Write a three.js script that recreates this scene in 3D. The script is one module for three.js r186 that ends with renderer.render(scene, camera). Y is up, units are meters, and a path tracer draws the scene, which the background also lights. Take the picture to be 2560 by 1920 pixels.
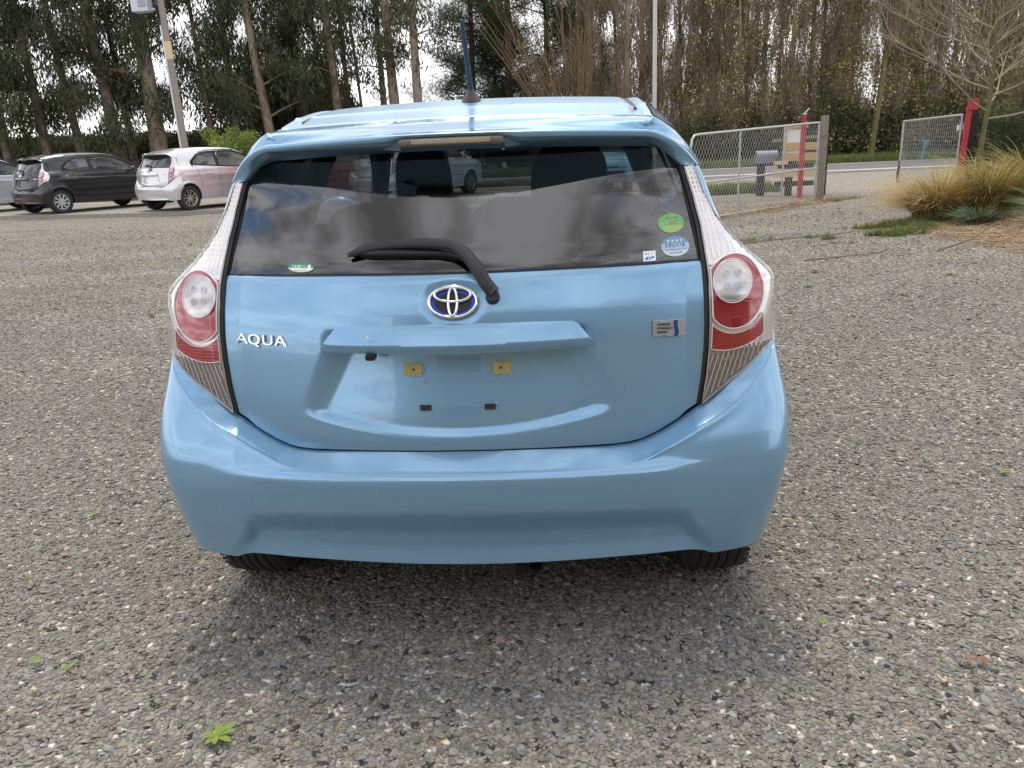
import * as THREE from 'three';
import { RoundedBoxGeometry } from 'three/addons/geometries/RoundedBoxGeometry.js';
import { TextGeometry } from 'three/addons/geometries/TextGeometry.js';
import { FontLoader } from 'three/addons/loaders/FontLoader.js';
import { ImprovedNoise } from 'three/addons/math/ImprovedNoise.js';
import { mergeGeometries } from 'three/addons/utils/BufferGeometryUtils.js';

// ---------------------------------------------------------------- camera, sky, sun, exposure
const scene = new THREE.Scene();
const EYE = new THREE.Vector3(0.27166, 1.36582, 1.87559);
const camera = new THREE.PerspectiveCamera(51.277, 4 / 3, 0.05, 400);
camera.position.copy(EYE);
camera.up.set(0.02167894, 0.9573564, -0.28809502);
camera.lookAt(EYE.x - 0.0643746, EYE.y - 0.28622807, EYE.z - 0.95599655);
scene.add(camera);

const renderer = new THREE.WebGLRenderer();
renderer.toneMapping = THREE.LinearToneMapping;
renderer.toneMappingExposure = 1.4;
renderer.shadowMap.enabled = true;

const SUN = new THREE.Vector3(-0.04, 0.94, -0.34).normalize();
const sun = new THREE.DirectionalLight(0xfff2e2, 1.9);
sun.position.copy(SUN).multiplyScalar(60);
sun.castShadow = true; sun.shadow.radius = 30;
Object.assign(sun.shadow.camera, { left: -40, right: 40, top: 40, bottom: -40, near: 1, far: 160 });
sun.shadow.mapSize.set(2048, 2048);
scene.add(sun, sun.target);

const noise = new ImprovedNoise();
function fbm(x, y, z, oct = 5, gain = 0.5) { let a = 1, f = 1, s = 0, t = 0; for (let i = 0; i < oct; i++) { s += a * noise.noise(x * f, y * f, z * f + i * 7.3); t += a; a *= gain; f *= 2.03; } return s / t; }
const lerp = (a, b, t) => a + (b - a) * t, clamp = (x, a, b) => Math.min(b, Math.max(a, x));
const sstep = (a, b, x) => { const t = clamp((x - a) / (b - a), 0, 1); return t * t * (3 - 2 * t); };
{ // broken overcast: bright grey cloud with some blue between
  const W = 1024, H = 512, d = new Float32Array(W * H * 4);
  for (let j = 0; j < H; j++) {
    const el = ((j + 0.5) / H - 0.5) * Math.PI;
    for (let i = 0; i < W; i++) {
      const az = (i / W) * 2 * Math.PI, y = Math.max(Math.sin(el), 0.0), k = 1 / (y + 0.22);
      const px = Math.cos(az) * Math.cos(el) * k, pz = Math.sin(az) * Math.cos(el) * k;
      const a = fbm(px * 2.1 + 3.1, pz * 2.1 - 1.7, 2.2, 6), b = fbm(px * 2.3 - 8, pz * 2.6 + 5, 6.1, 5), c = fbm(px * 6 + 1, pz * 6, 11.5, 5);
      const cover = sstep(-0.42, -0.06, a + 0.3 * c + 0.3 * sstep(0.45, 0.1, y)), dens = sstep(-0.3, 0.36, b * 1.3 + 0.6 * c);
      const cl = (1.6 - 1.1 * dens) * lerp(1.12, 0.82, sstep(0.25, 0.95, y)), blue = [0.42, 0.66, 1.12];
      const o = (j * W + i) * 4;
      const tint = [1.0, 1.0, 1.03];
      for (let q = 0; q < 3; q++) d[o + q] = lerp(blue[q], cl * tint[q], cover) * SKYGAIN();
      d[o + 3] = 1;
    }
  }
  const t = new THREE.DataTexture(d, W, H, THREE.RGBAFormat, THREE.FloatType);
  t.mapping = THREE.EquirectangularReflectionMapping; t.magFilter = THREE.LinearFilter; t.needsUpdate = true;
  scene.background = t; scene.environment = t;
}
function SKYGAIN() { return 0.94; }

// ---------------------------------------------------------------- small tools
function rngOf(seed) { let a = seed >>> 0; return () => { a = (a + 0x6d2b79f5) >>> 0; let t = Math.imul(a ^ (a >>> 15), 1 | a); t = (t + Math.imul(t ^ (t >>> 7), 61 | t)) ^ t; return ((t ^ (t >>> 14)) >>> 0) / 4294967296; }; }
const V = (x, y, z) => new THREE.Vector3(x, y, z);
const used = {};
function numbered(n) { const k = used[n] = (used[n] ?? -1) + 1; return k ? n + '_' + String(k).padStart(3, '0') : n; }
function shade(m) { m.castShadow = m.receiveShadow = true; return m; }
function thing(name, label, category, group, parent = scene) {
  const o = new THREE.Group(); o.name = numbered(name); o.userData = { label, category }; if (group) o.userData.group = group; parent.add(o); return o;
}
function tag(o, label, category, group, kind) { o.userData.label = label; if (category) o.userData.category = category; if (group) o.userData.group = group; if (kind) o.userData.kind = kind; return o; }
function part(parent, name, g, m) { const o = shade(new THREE.Mesh(Array.isArray(g) ? merge(g) : g, m)); o.name = name; parent.add(o); return o; }
function top(name, g, m) { const o = shade(new THREE.Mesh(Array.isArray(g) ? merge(g) : g, m)); o.name = numbered(name); scene.add(o); return o; }
function struct(name, g, m) { const o = top(name, g, m); o.userData.kind = 'structure'; return o; }
function merge(list) {
  list = list.filter(Boolean).map((g) => (g.index ? g.toNonIndexed() : g));
  const hasC = list.some((g) => g.attributes.color);
  for (const g of list) {
    for (const k of Object.keys(g.attributes)) if (!['position', 'normal', 'uv', 'color'].includes(k)) g.deleteAttribute(k);
    const n = g.attributes.position.count;
    if (!g.attributes.normal) g.computeVertexNormals();
    if (!g.attributes.uv) g.setAttribute('uv', new THREE.BufferAttribute(new Float32Array(n * 2), 2));
    if (hasC && !g.attributes.color) g.setAttribute('color', new THREE.BufferAttribute(new Float32Array(n * 3).fill(1), 3));
  }
  return list.length === 1 ? list[0] : mergeGeometries(list);
}
function pchip(xs, ys) { // monotone cubic through the table
  const n = xs.length, h = [], dl = [], m = [];
  for (let i = 0; i < n - 1; i++) { h[i] = xs[i + 1] - xs[i]; dl[i] = (ys[i + 1] - ys[i]) / h[i]; }
  m[0] = dl[0]; m[n - 1] = dl[n - 2];
  for (let i = 1; i < n - 1; i++) { if (dl[i - 1] * dl[i] <= 0) m[i] = 0; else { const a = 2 * h[i] + h[i - 1], b = h[i] + 2 * h[i - 1]; m[i] = (a + b) / (a / dl[i - 1] + b / dl[i]); } }
  return (x) => {
    if (x <= xs[0]) return ys[0] + m[0] * (x - xs[0]); if (x >= xs[n - 1]) return ys[n - 1] + m[n - 1] * (x - xs[n - 1]);
    let i = 0; while (x > xs[i + 1]) i++;
    const t = (x - xs[i]) / h[i], t2 = t * t, t3 = t2 * t;
    return (2 * t3 - 3 * t2 + 1) * ys[i] + (t3 - 2 * t2 + t) * h[i] * m[i] + (-2 * t3 + 3 * t2) * ys[i + 1] + (t3 - t2) * h[i] * m[i + 1];
  };
}
function build(pos, nor, uv, idx, col) {
  const g = new THREE.BufferGeometry();
  g.setAttribute('position', new THREE.Float32BufferAttribute(pos, 3));
  if (uv) g.setAttribute('uv', new THREE.Float32BufferAttribute(uv, 2));
  if (col) g.setAttribute('color', new THREE.Float32BufferAttribute(col, 3));
  if (idx) g.setIndex(idx);
  if (nor) g.setAttribute('normal', new THREE.Float32BufferAttribute(nor, 3)); else g.computeVertexNormals();
  return g;
}
// a smooth surface map(u, v) -> Vector3, sampled on an (nu x nv) grid, with normals from the map itself
function normalAt(map, u, v, flip = 1, e = 5e-4) {
  const a = map(u + e, v).sub(map(u - e, v)), b = map(u, v + e).sub(map(u, v - e));
  return a.cross(b).normalize().multiplyScalar(flip);
}
function gridSurf(map, us, vs, flip = 1, analytic = true) {
  const pos = [], nor = [], uv = [], idx = [];
  for (const v of vs) for (const u of us) { const p = map(u, v); pos.push(p.x, p.y, p.z); uv.push(u, v); if (analytic) { const n = normalAt(map, u, v, flip); nor.push(n.x, n.y, n.z); } }
  const w = us.length;
  for (let j = 0; j < vs.length - 1; j++) for (let i = 0; i < w - 1; i++) { const a = j * w + i, b = a + 1, c = a + w, d = c + 1; if (flip > 0) idx.push(a, b, d, a, d, c); else idx.push(a, d, b, a, c, d); }
  return build(pos, analytic ? nor : null, uv, idx);
}
const lin = (a, b, n) => Array.from({ length: n + 1 }, (_, i) => a + ((b - a) * i) / n);
function clipHalf(poly, ax, val, keepLess) {
  const out = [], n = poly.length, ins = (p) => (keepLess ? p[ax] <= val + 1e-9 : p[ax] >= val - 1e-9);
  for (let i = 0; i < n; i++) {
    const a = poly[i], b = poly[(i + 1) % n], ia = ins(a), ib = ins(b);
    if (ia) out.push(a);
    if (ia !== ib) { const t = (val - a[ax]) / (b[ax] - a[ax]); const q = [a[0] + (b[0] - a[0]) * t, a[1] + (b[1] - a[1]) * t]; q[ax] = val; out.push(q); }
  }
  return out;
}
function densify(poly, step, closed = true) {
  const out = [];
  for (let i = 0; i < poly.length - (closed ? 0 : 1); i++) { const a = poly[i], b = poly[(i + 1) % poly.length], n = Math.max(1, Math.ceil(Math.hypot(b[0] - a[0], b[1] - a[1]) / step)); for (let k = 0; k < n; k++) out.push([lerp(a[0], b[0], k / n), lerp(a[1], b[1], k / n)]); }
  if (!closed) out.push(poly[poly.length - 1]);
  return out;
}
const areaOf = (p) => { let s = 0; for (let i = 0; i < p.length; i++) { const a = p[i], b = p[(i + 1) % p.length]; s += a[0] * b[1] - b[0] * a[1]; } return s / 2; };
// the part of a surface that lies inside a polygon of its parameter plane; flange > 0 adds a rim turned inwards
function trim(poly, du, dv, map, { flip = 1, flange = 0, uvScale = 1 } = {}) {
  if (areaOf(poly) < 0) poly = poly.slice().reverse();
  poly = densify(poly, Math.min(du, dv) * 0.7);
  const pos = [], nor = [], uv = [], idx = [], seen = new Map();
  const vert = (p) => { const k = Math.round(p[0] * 2e5) + '_' + Math.round(p[1] * 2e5); let i = seen.get(k); if (i === undefined) { i = pos.length / 3; seen.set(k, i); const q = map(p[0], p[1]), n = normalAt(map, p[0], p[1], flip); pos.push(q.x, q.y, q.z); nor.push(n.x, n.y, n.z); uv.push(p[0] * uvScale, p[1] * uvScale); } return i; };
  const tri = (a, b, c) => { if (a === b || b === c || a === c) return; if (flip > 0) idx.push(a, b, c); else idx.push(a, c, b); };
  let u0 = 1e9, u1 = -1e9, v0 = 1e9, v1 = -1e9; for (const p of poly) { u0 = Math.min(u0, p[0]); u1 = Math.max(u1, p[0]); v0 = Math.min(v0, p[1]); v1 = Math.max(v1, p[1]); }
  const nu = Math.ceil((u1 - u0) / du), nv = Math.ceil((v1 - v0) / dv);
  for (let i = 0; i < nu; i++) {
    const a = u0 + ((u1 - u0) * i) / nu, b = u0 + ((u1 - u0) * (i + 1)) / nu;
    const col = clipHalf(clipHalf(poly, 0, a, false), 0, b, true); if (col.length < 3) continue;
    for (let j = 0; j < nv; j++) {
      const c = v0 + ((v1 - v0) * j) / nv, d = v0 + ((v1 - v0) * (j + 1)) / nv;
      const cell = clipHalf(clipHalf(col, 1, c, false), 1, d, true); if (cell.length < 3 || Math.abs(areaOf(cell)) < 1e-10) continue;
      const pts = cell.map((p) => new THREE.Vector2(p[0], p[1]));
      const ids = cell.map(vert);
      if (cell.length === 3) tri(ids[0], ids[1], ids[2]);
      else if (cell.length === 4) { tri(ids[0], ids[1], ids[2]); tri(ids[0], ids[2], ids[3]); }
      else for (const f of THREE.ShapeUtils.triangulateShape(pts, [])) tri(ids[f[0]], ids[f[1]], ids[f[2]]);
    }
  }
  if (flange) {
    const n = poly.length, base = pos.length / 3;
    for (let i = 0; i < n; i++) {
      const p = poly[i], q = map(p[0], p[1]), N = normalAt(map, p[0], p[1], flip), a = poly[(i + n - 1) % n], b = poly[(i + 1) % n];
      const t = map(b[0], b[1]).sub(map(a[0], a[1])).normalize(), o = t.clone().cross(N).multiplyScalar(flip).normalize();
      const mid = N.clone().add(o).normalize(), r = Math.min(0.003, flange * 0.4);
      const q1 = q.clone().addScaledVector(N, -r).addScaledVector(o, r * 0.4), q2 = q.clone().addScaledVector(N, -flange).addScaledVector(o, r * 0.2);
      for (const [P, M] of [[q, N], [q1, mid], [q1, o], [q2, o]]) { pos.push(P.x, P.y, P.z); nor.push(M.x, M.y, M.z); uv.push(p[0], p[1]); }
    }
    for (let i = 0; i < n; i++) { const A = base + i * 4, B = base + ((i + 1) % n) * 4; for (const k of [0, 2]) { if (flip > 0) idx.push(A + k, A + k + 1, B + k + 1, A + k, B + k + 1, B + k); else idx.push(A + k, B + k + 1, A + k + 1, A + k, B + k, B + k + 1); } }
  }
  return build(pos, nor, uv, idx);
}
function mirrorX(g) {
  g = g.clone(); const p = g.attributes.position, n = g.attributes.normal;
  for (let i = 0; i < p.count; i++) { p.setX(i, -p.getX(i)); n.setX(i, -n.getX(i)); }
  const ix = g.index ? g.index.array : null;
  if (ix) { const a = Array.from(ix); for (let i = 0; i < a.length; i += 3) { const t = a[i + 1]; a[i + 1] = a[i + 2]; a[i + 2] = t; } g.setIndex(a); }
  else for (const k of Object.keys(g.attributes)) { const A = g.attributes[k], s = A.itemSize; for (let i = 0; i < A.count; i += 3) for (let c = 0; c < s; c++) { const t = A.array[(i + 1) * s + c]; A.array[(i + 1) * s + c] = A.array[(i + 2) * s + c]; A.array[(i + 2) * s + c] = t; } }
  return g;
}
// tube along points with a radius per point (or one number)
function tube(pts, rad, sides = 8, closed = false, cap = true, flat = 1) {
  const n = pts.length, pos = [], nor = [], idx = [], uv = [];
  const T = pts.map((p, i) => (closed ? pts[(i + 1) % n].clone().sub(pts[(i + n - 1) % n]) : pts[Math.min(i + 1, n - 1)].clone().sub(pts[Math.max(i - 1, 0)])).normalize());
  let N = Math.abs(T[0].y) < 0.9 ? V(0, 1, 0) : V(1, 0, 0); N.sub(T[0].clone().multiplyScalar(N.dot(T[0]))).normalize();
  let len = 0;
  for (let i = 0; i < n; i++) {
    if (i) { N.sub(T[i].clone().multiplyScalar(N.dot(T[i]))).normalize(); len += pts[i].distanceTo(pts[i - 1]); }
    const B = T[i].clone().cross(N), r = typeof rad === 'number' ? rad : typeof rad === 'function' ? rad(i / (n - 1)) : rad[i];
    for (let k = 0; k < sides; k++) { const a = (k / sides) * Math.PI * 2, c = Math.cos(a), s = Math.sin(a) * flat; const d = N.clone().multiplyScalar(c).addScaledVector(B, s); pos.push(pts[i].x + d.x * r, pts[i].y + d.y * r, pts[i].z + d.z * r); d.normalize(); nor.push(d.x, d.y, d.z); uv.push(k / sides, len); }
  }
  const rows = closed ? n : n - 1;
  for (let i = 0; i < rows; i++) for (let k = 0; k < sides; k++) { const a = i * sides + k, b = i * sides + ((k + 1) % sides), c = ((i + 1) % n) * sides + k, d = ((i + 1) % n) * sides + ((k + 1) % sides); idx.push(a, b, d, a, d, c); }
  if (cap && !closed) for (const [i, f] of [[0, -1], [n - 1, 1]]) { const base = pos.length / 3; pos.push(pts[i].x, pts[i].y, pts[i].z); nor.push(T[i].x * f, T[i].y * f, T[i].z * f); uv.push(0.5, 0); for (let k = 0; k < sides; k++) { const a = (i * sides + k) * 3; pos.push(pos[a], pos[a + 1], pos[a + 2]); nor.push(T[i].x * f, T[i].y * f, T[i].z * f); uv.push(0, 0); } for (let k = 0; k < sides; k++) { const a = base + 1 + k, b = base + 1 + ((k + 1) % sides); if (f > 0) idx.push(base, a, b); else idx.push(base, b, a); } }
  return build(pos, nor, uv, idx);
}
const curve = (pts, n, closed = false) => new THREE.CatmullRomCurve3(pts, closed, 'centripetal').getPoints(n);
function box(w, h, d, x = 0, y = 0, z = 0, r = 0) { const g = r ? new RoundedBoxGeometry(w, h, d, 2, r) : new THREE.BoxGeometry(w, h, d); g.translate(x, y, z); return g; }
function bar(a, b, w, d, r = 0) { const L = a.distanceTo(b), g = r ? new RoundedBoxGeometry(w, L, d, 2, r) : new THREE.BoxGeometry(w, L, d); g.applyQuaternion(new THREE.Quaternion().setFromUnitVectors(V(0, 1, 0), b.clone().sub(a).normalize())); const m = a.clone().add(b).multiplyScalar(0.5); g.translate(m.x, m.y, m.z); return g; }
function std(color, roughness = 0.7, metalness = 0, more = {}) { const m = new THREE.MeshPhysicalMaterial({ roughness, metalness, ...more }); m.color.set(color); m.side = THREE.DoubleSide; return m; }
function canvasTex(w, h, draw, srgb = true) { const c = document.createElement('canvas'); c.width = w; c.height = h; draw(c.getContext('2d'), w, h); const t = new THREE.CanvasTexture(c); if (srgb) t.colorSpace = THREE.SRGBColorSpace; return t; }
function dataTex(size, fn, srgb = false, h = size) { const a = new Uint8Array(size * h * 4); for (let j = 0; j < h; j++) for (let i = 0; i < size; i++) { const c = fn(i / size, j / h, i, j), o = (j * size + i) * 4; if (typeof c === 'number') a[o] = a[o + 1] = a[o + 2] = clamp(c, 0, 1) * 255; else { a[o] = clamp(c[0], 0, 1) * 255; a[o + 1] = clamp(c[1], 0, 1) * 255; a[o + 2] = clamp(c[2], 0, 1) * 255; } a[o + 3] = 255; } const t = new THREE.DataTexture(a, size, h); t.wrapS = t.wrapT = THREE.RepeatWrapping; t.magFilter = THREE.LinearFilter; t.minFilter = THREE.LinearMipmapLinearFilter; if (srgb) t.colorSpace = THREE.SRGBColorSpace; t.needsUpdate = true; return t; }
const fontThin = await new FontLoader().loadAsync('fonts/droid/droid_sans_regular.typeface.json');
const font = await new FontLoader().loadAsync('fonts/droid/droid_sans_bold.typeface.json');
// ---------------------------------------------------------------- ground, road, slab
const gravelTile = 2.6;
function gravelMaps() { // packed stones in a wrapping tile: every cell holds one stone with its own tone
  const N = 1536, C = 150, r = rngOf(11), px = [], py = [], tone = [], hue = [], rot = [], asp = [];
  for (let i = 0; i < C * C; i++) { px.push(r()); py.push(r()); const t = r(); tone.push(t < 0.1 ? 0.17 + 0.08 * r() : t > 0.9 ? 0.6 + 0.16 * r() : 0.39 + 0.14 * r()); hue.push(r()); rot.push(r() * 6.3); asp.push(0.55 + 0.45 * r()); }
  const col = new Uint8Array(N * N * 4), bmp = new Uint8Array(N * N * 4);
  for (let j = 0; j < N; j++) for (let i = 0; i < N; i++) {
    const u = (i / N) * C, v = (j / N) * C, ci = Math.floor(u), cj = Math.floor(v); let b1 = 9, b2 = 9, id = 0;
    for (let y = -1; y <= 1; y++) for (let x = -1; x <= 1; x++) { const k = ((cj + y + C) % C) * C + ((ci + x + C) % C), dx = ci + x + px[k] - u, dy = cj + y + py[k] - v, c = Math.cos(rot[k]), s = Math.sin(rot[k]), d = Math.hypot(dx * c + dy * s, (-dx * s + dy * c) / asp[k]); if (d < b1) { b2 = b1; b1 = d; id = k; } else if (d < b2) b2 = d; }
    const e = sstep(0.02, 0.3, b2 - b1), t = tone[id], h = hue[id], o = (j * N + i) * 4;
    const tint = h < 0.6 ? [1.01, 0.985, 0.94] : h < 0.76 ? [0.99, 1.0, 1.005] : h < 0.95 ? [1.04, 0.985, 0.9] : [1.06, 0.97, 0.84];
    for (let q = 0; q < 3; q++) col[o + q] = clamp(t * tint[q] * 1.12, 0, 1) * 255; col[o + 3] = 255;
    bmp[o] = bmp[o + 1] = bmp[o + 2] = (e * (0.55 + 0.45 * (1 - Math.min(1, b1)))) * 255; bmp[o + 3] = 255;
  }
  const mk = (a, srgb) => { const t = new THREE.DataTexture(a, N, N); t.wrapS = t.wrapT = THREE.RepeatWrapping; t.magFilter = THREE.LinearFilter; if (srgb) t.colorSpace = THREE.SRGBColorSpace; t.needsUpdate = true; return t; };
  return [mk(col, true), mk(bmp, false)];
}
const [gravelColor, gravelBump] = gravelMaps();
const grainTex = dataTex(512, (u, v, i, j) => { const w = (s, k) => { const a = u * 6.2832, b = v * 6.2832; return noise.noise(Math.cos(a) * s + k, Math.sin(a) * s + Math.cos(b) * s, Math.sin(b) * s); }; return 0.78 + 0.13 * w(14, 1) + 0.1 * w(46, 5) + 0.06 * w(90, 9); }, true);
function roadZ(x, far) { return (far ? -33.5 : -27.05) - 0.12 * x; }
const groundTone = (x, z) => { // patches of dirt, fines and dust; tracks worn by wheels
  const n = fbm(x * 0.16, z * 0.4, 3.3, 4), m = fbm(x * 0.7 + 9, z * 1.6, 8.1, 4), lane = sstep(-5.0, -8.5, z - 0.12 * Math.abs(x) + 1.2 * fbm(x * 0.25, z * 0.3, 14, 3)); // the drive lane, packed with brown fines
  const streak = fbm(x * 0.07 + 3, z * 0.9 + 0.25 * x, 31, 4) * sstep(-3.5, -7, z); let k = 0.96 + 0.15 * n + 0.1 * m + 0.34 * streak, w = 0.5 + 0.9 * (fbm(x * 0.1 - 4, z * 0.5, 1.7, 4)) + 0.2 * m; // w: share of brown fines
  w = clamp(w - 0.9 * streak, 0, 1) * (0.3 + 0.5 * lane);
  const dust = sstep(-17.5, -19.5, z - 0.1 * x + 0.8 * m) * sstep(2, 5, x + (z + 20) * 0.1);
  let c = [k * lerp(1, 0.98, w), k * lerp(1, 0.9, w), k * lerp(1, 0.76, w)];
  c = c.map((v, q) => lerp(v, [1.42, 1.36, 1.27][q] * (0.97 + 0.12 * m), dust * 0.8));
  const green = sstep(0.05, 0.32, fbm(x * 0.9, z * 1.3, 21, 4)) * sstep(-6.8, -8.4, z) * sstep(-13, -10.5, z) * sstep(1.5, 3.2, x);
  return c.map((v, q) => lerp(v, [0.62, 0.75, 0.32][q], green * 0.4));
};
const mound = (x, z) => { // low bank on the right that carries the tussocks
  const d = (x - 5.0) * 0.82 + (z + 9.2) * -0.1 + 0.4 * fbm(x * 0.4, z * 0.4, 5, 3), along = sstep(-5.2, -7.4, z) * sstep(-16.5, -13.2, z + 0.3 * (x - 6)); return 0.2 * sstep(0.1, 2.4, d) * along + 0.03 * sstep(-0.2, 0.3, d) * along;
};
const relief = (x, z) => mound(x, z) + 0.012 * fbm(x * 0.5, z * 0.5, 1.2, 3) * sstep(3, 7, Math.hypot(x, z + 1)) * sstep(-19, -16, z);
{
  const ax = (l) => { const s = new Set(); for (const [a, b, st] of l) for (let v = a; v < b - 1e-6; v += st) s.add(Math.round(v * 1000) / 1000); s.add(l[l.length - 1][1]); return [...s].sort((a, b) => a - b); };
  const xs = ax([[-160, -60, 20], [-60, -24, 4], [-24, -8, 0.8], [-8, 10, 0.22], [10, 24, 0.6], [24, 60, 4], [60, 160, 20]]), zs = ax([[-160, -60, 20], [-60, -36, 4], [-36, -18, 0.7], [-18, 3, 0.22], [3, 20, 3], [20, 80, 15]]);
  const pos = [], uv = [], col = [], idx = [];
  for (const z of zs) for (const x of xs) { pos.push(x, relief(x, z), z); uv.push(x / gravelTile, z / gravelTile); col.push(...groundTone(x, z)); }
  const w = xs.length; for (let j = 0; j < zs.length - 1; j++) for (let i = 0; i < w - 1; i++) { const a = j * w + i; idx.push(a, a + w, a + w + 1, a, a + w + 1, a + 1); }
  const m = std('#ffffff', 0.95); m.map = gravelColor; m.bumpMap = gravelBump; m.bumpScale = 0.009; m.vertexColors = true;
  const g = struct('gravel_ground', build(pos, null, uv, idx, col), m); g.userData.label = 'grey gravel yard';
  // concrete slab under the parked cars, road, road lines
  const flat = (pts, y, sc = 0.5) => { if (areaOf(pts) > 0) pts = pts.slice().reverse(); const s = THREE.ShapeUtils.triangulateShape(pts.map(([x, z]) => new THREE.Vector2(x, z)), []); return build(pts.flatMap(([x, z]) => [x, y, z]), pts.flatMap(() => [0, 1, 0]), pts.flatMap(([x, z]) => [x * sc, z * sc]), s.flatMap((f) => { const [a, b, c] = f.map((i) => pts[i]); return (b[0] - a[0]) * (c[1] - a[1]) - (c[0] - a[0]) * (b[1] - a[1]) < 0 ? f : [f[0], f[2], f[1]]; })); };
  const slabM = std('#b3aea4', 0.92); slabM.map = grainTex;
  const slabEdge = [[-26, -18.1], [-14.7, -18.75], [-9.6, -17.85], [-8.2, -18.2], [2.2, -18.35], [2.6, -19.5], [2.6, -24.2], [-26, -24.2]];
  const side = []; for (let i = 0; i < slabEdge.length; i++) { const a = slabEdge[i], b = slabEdge[(i + 1) % slabEdge.length]; side.push(build([a[0], 0.1, a[1], b[0], 0.1, b[1], b[0], -0.02, b[1], a[0], -0.02, a[1]], null, [0, 0, 1, 0, 1, 0.1, 0, 0.1], [0, 2, 1, 0, 3, 2])); }
  struct('concrete_slab', [flat(slabEdge, 0.1), ...side], slabM);
  const roadM = std('#8a898c', 0.85); roadM.map = grainTex;
  const rx = [-60, 0, 70];
  struct('road', flat([...rx.map((x) => [x, roadZ(x, false) + 1.2]), ...rx.slice().reverse().map((x) => [x, roadZ(x, true) - 0.5])], 0.008, 0.7), roadM);
  const apronM = std('#aaa397', 0.95); apronM.map = grainTex;
  const lineM = std('#efeeea', 0.7); lineM.map = grainTex;
  for (const [far, w] of [[false, 0.75], [true, 0.6]]) { const l = struct('road_line', flat([...rx.map((x) => [x, roadZ(x, far)]), ...rx.slice().reverse().map((x) => [x, roadZ(x, far) - w])], 0.014, 1), lineM); l.userData.label = far ? 'white edge line on the far side of the road' : 'white edge line on the near side of the road'; }
}
// loose stones lying on the yard
{
  const stone = (seed, sharp) => { const r = rngOf(seed), g = new THREE.IcosahedronGeometry(1, 1), p = g.attributes.position, m = new Map(); const pl = Array.from({ length: 5 }, () => V(r() - 0.5, r() - 0.5, r() - 0.5).normalize()); for (let i = 0; i < p.count; i++) { const v = V(p.getX(i), p.getY(i), p.getZ(i)), k = v.toArray().map((x) => x.toFixed(3)).join(); if (!m.has(k)) { let s = 0.86 + 0.28 * r(); const q = v.clone().multiplyScalar(s); if (sharp) for (const n of pl) { const d = q.dot(n); if (d > 0.62) q.addScaledVector(n, 0.62 - d); } m.set(k, q); } const q = m.get(k); p.setXYZ(i, q.x, q.y, q.z); } if (sharp) { g.computeVertexNormals(); return g; } const n = g.attributes.position, a = g.attributes.normal; for (let i = 0; i < n.count; i++) { const q = V(n.getX(i), n.getY(i), n.getZ(i)).normalize(); a.setXYZ(i, q.x, q.y, q.z); } return g; };
  const kinds = [stone(3, true), stone(4, true), stone(5, false), stone(8, true)], mats = std('#ffffff', 0.88), r = rngOf(77);
  const place = kinds.map(() => []), tones = kinds.map(() => []);
  const q = new THREE.Quaternion(), e = new THREE.Euler(), M = new THREE.Matrix4(), c = new THREE.Color();
  const put = (x, z, size) => {
    const k = r() < 0.12 ? 2 : [0, 1, 3][Math.floor(r() * 3)];
    e.set((r() - 0.5) * 0.7, r() * 6.3, (r() - 0.5) * 0.7); q.setFromEuler(e);
    const a = size * 0.46, b = a * (0.5 + 0.4 * r()), h = a * (0.2 + 0.26 * r());
    M.compose(V(x, relief(x, z) + h * (0.15 + 0.4 * r()), z), q, V(a, h, b)); place[k].push(M.clone());
    const t = r(), hue = r(); const L = t < 0.06 ? 0.1 + 0.04 * r() : t > 0.97 ? 0.27 + 0.07 * r() : 0.145 + 0.125 * r();
    const tint = hue < 0.6 ? [1.02, 0.985, 0.89] : hue < 0.74 ? [0.98, 1.0, 0.99] : hue < 0.97 ? [1.05, 0.985, 0.83] : [1.1, 0.96, 0.76];
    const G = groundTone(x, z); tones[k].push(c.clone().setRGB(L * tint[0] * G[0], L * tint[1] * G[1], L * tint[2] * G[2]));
  };
  const pickSize = () => { const t = r(); return t < 0.62 ? 0.0075 + 0.006 * r() : t < 0.95 ? 0.0135 + 0.008 * r() : t < 0.994 ? 0.021 + 0.01 * r() : 0.031 + 0.01 * r(); };
  // bands of distance: (z from, z to, stones per square metre, size factor)
  for (const [z0, z1, dens, f] of [[-1.2, 0.9, 12500, 1], [-2.6, -1.2, 9000, 1.08], [-4.5, -2.6, 4600, 1.25], [-7, -4.5, 2300, 1.5], [-10, -7, 800, 1.9], [-16.5, -10, 230, 2.3]]) {
    const zm = (z0 + z1) / 2, n = (z1 - z0);
    const half = (z) => 0.72 * (EYE.z - z) * 1.02 + 0.9;
    for (let s = 0; s < 24; s++) { const za = z0 + (n * s) / 24, h = half(za), cx = EYE.x - 0.065 * (EYE.z - za), num = Math.round(((2 * h * n) / 24) * dens); for (let i = 0; i < num; i++) { const x = cx + (r() * 2 - 1) * h, z = za + (r() * n) / 24; if (Math.abs(x) < 0.62 && z < -0.9) continue; if (x < -1.2 && z < -15) continue; const gap = fbm(x * 1.1, z * 1.1, 40, 4); if (r() < 0.2 - gap * 1.1) continue; if (mound(x, z) > 0.05) continue; put(x, z, pickSize() * f); } }
  }
  kinds.forEach((g, k) => { const im = new THREE.InstancedMesh(g, mats, place[k].length); place[k].forEach((m, i) => { im.setMatrixAt(i, m); im.setColorAt(i, tones[k][i]); }); im.name = numbered('gravel_stones'); im.castShadow = im.receiveShadow = true; im.userData = { kind: 'stuff', label: ['flat grey gravel stones scattered over the yard', 'angular grey gravel stones scattered over the yard', 'rounded pebbles scattered over the yard', 'chipped gravel stones scattered over the yard'][k], category: 'gravel' }; scene.add(im); });
  console.log('stones', place.map((p) => p.length).join());
}
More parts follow.
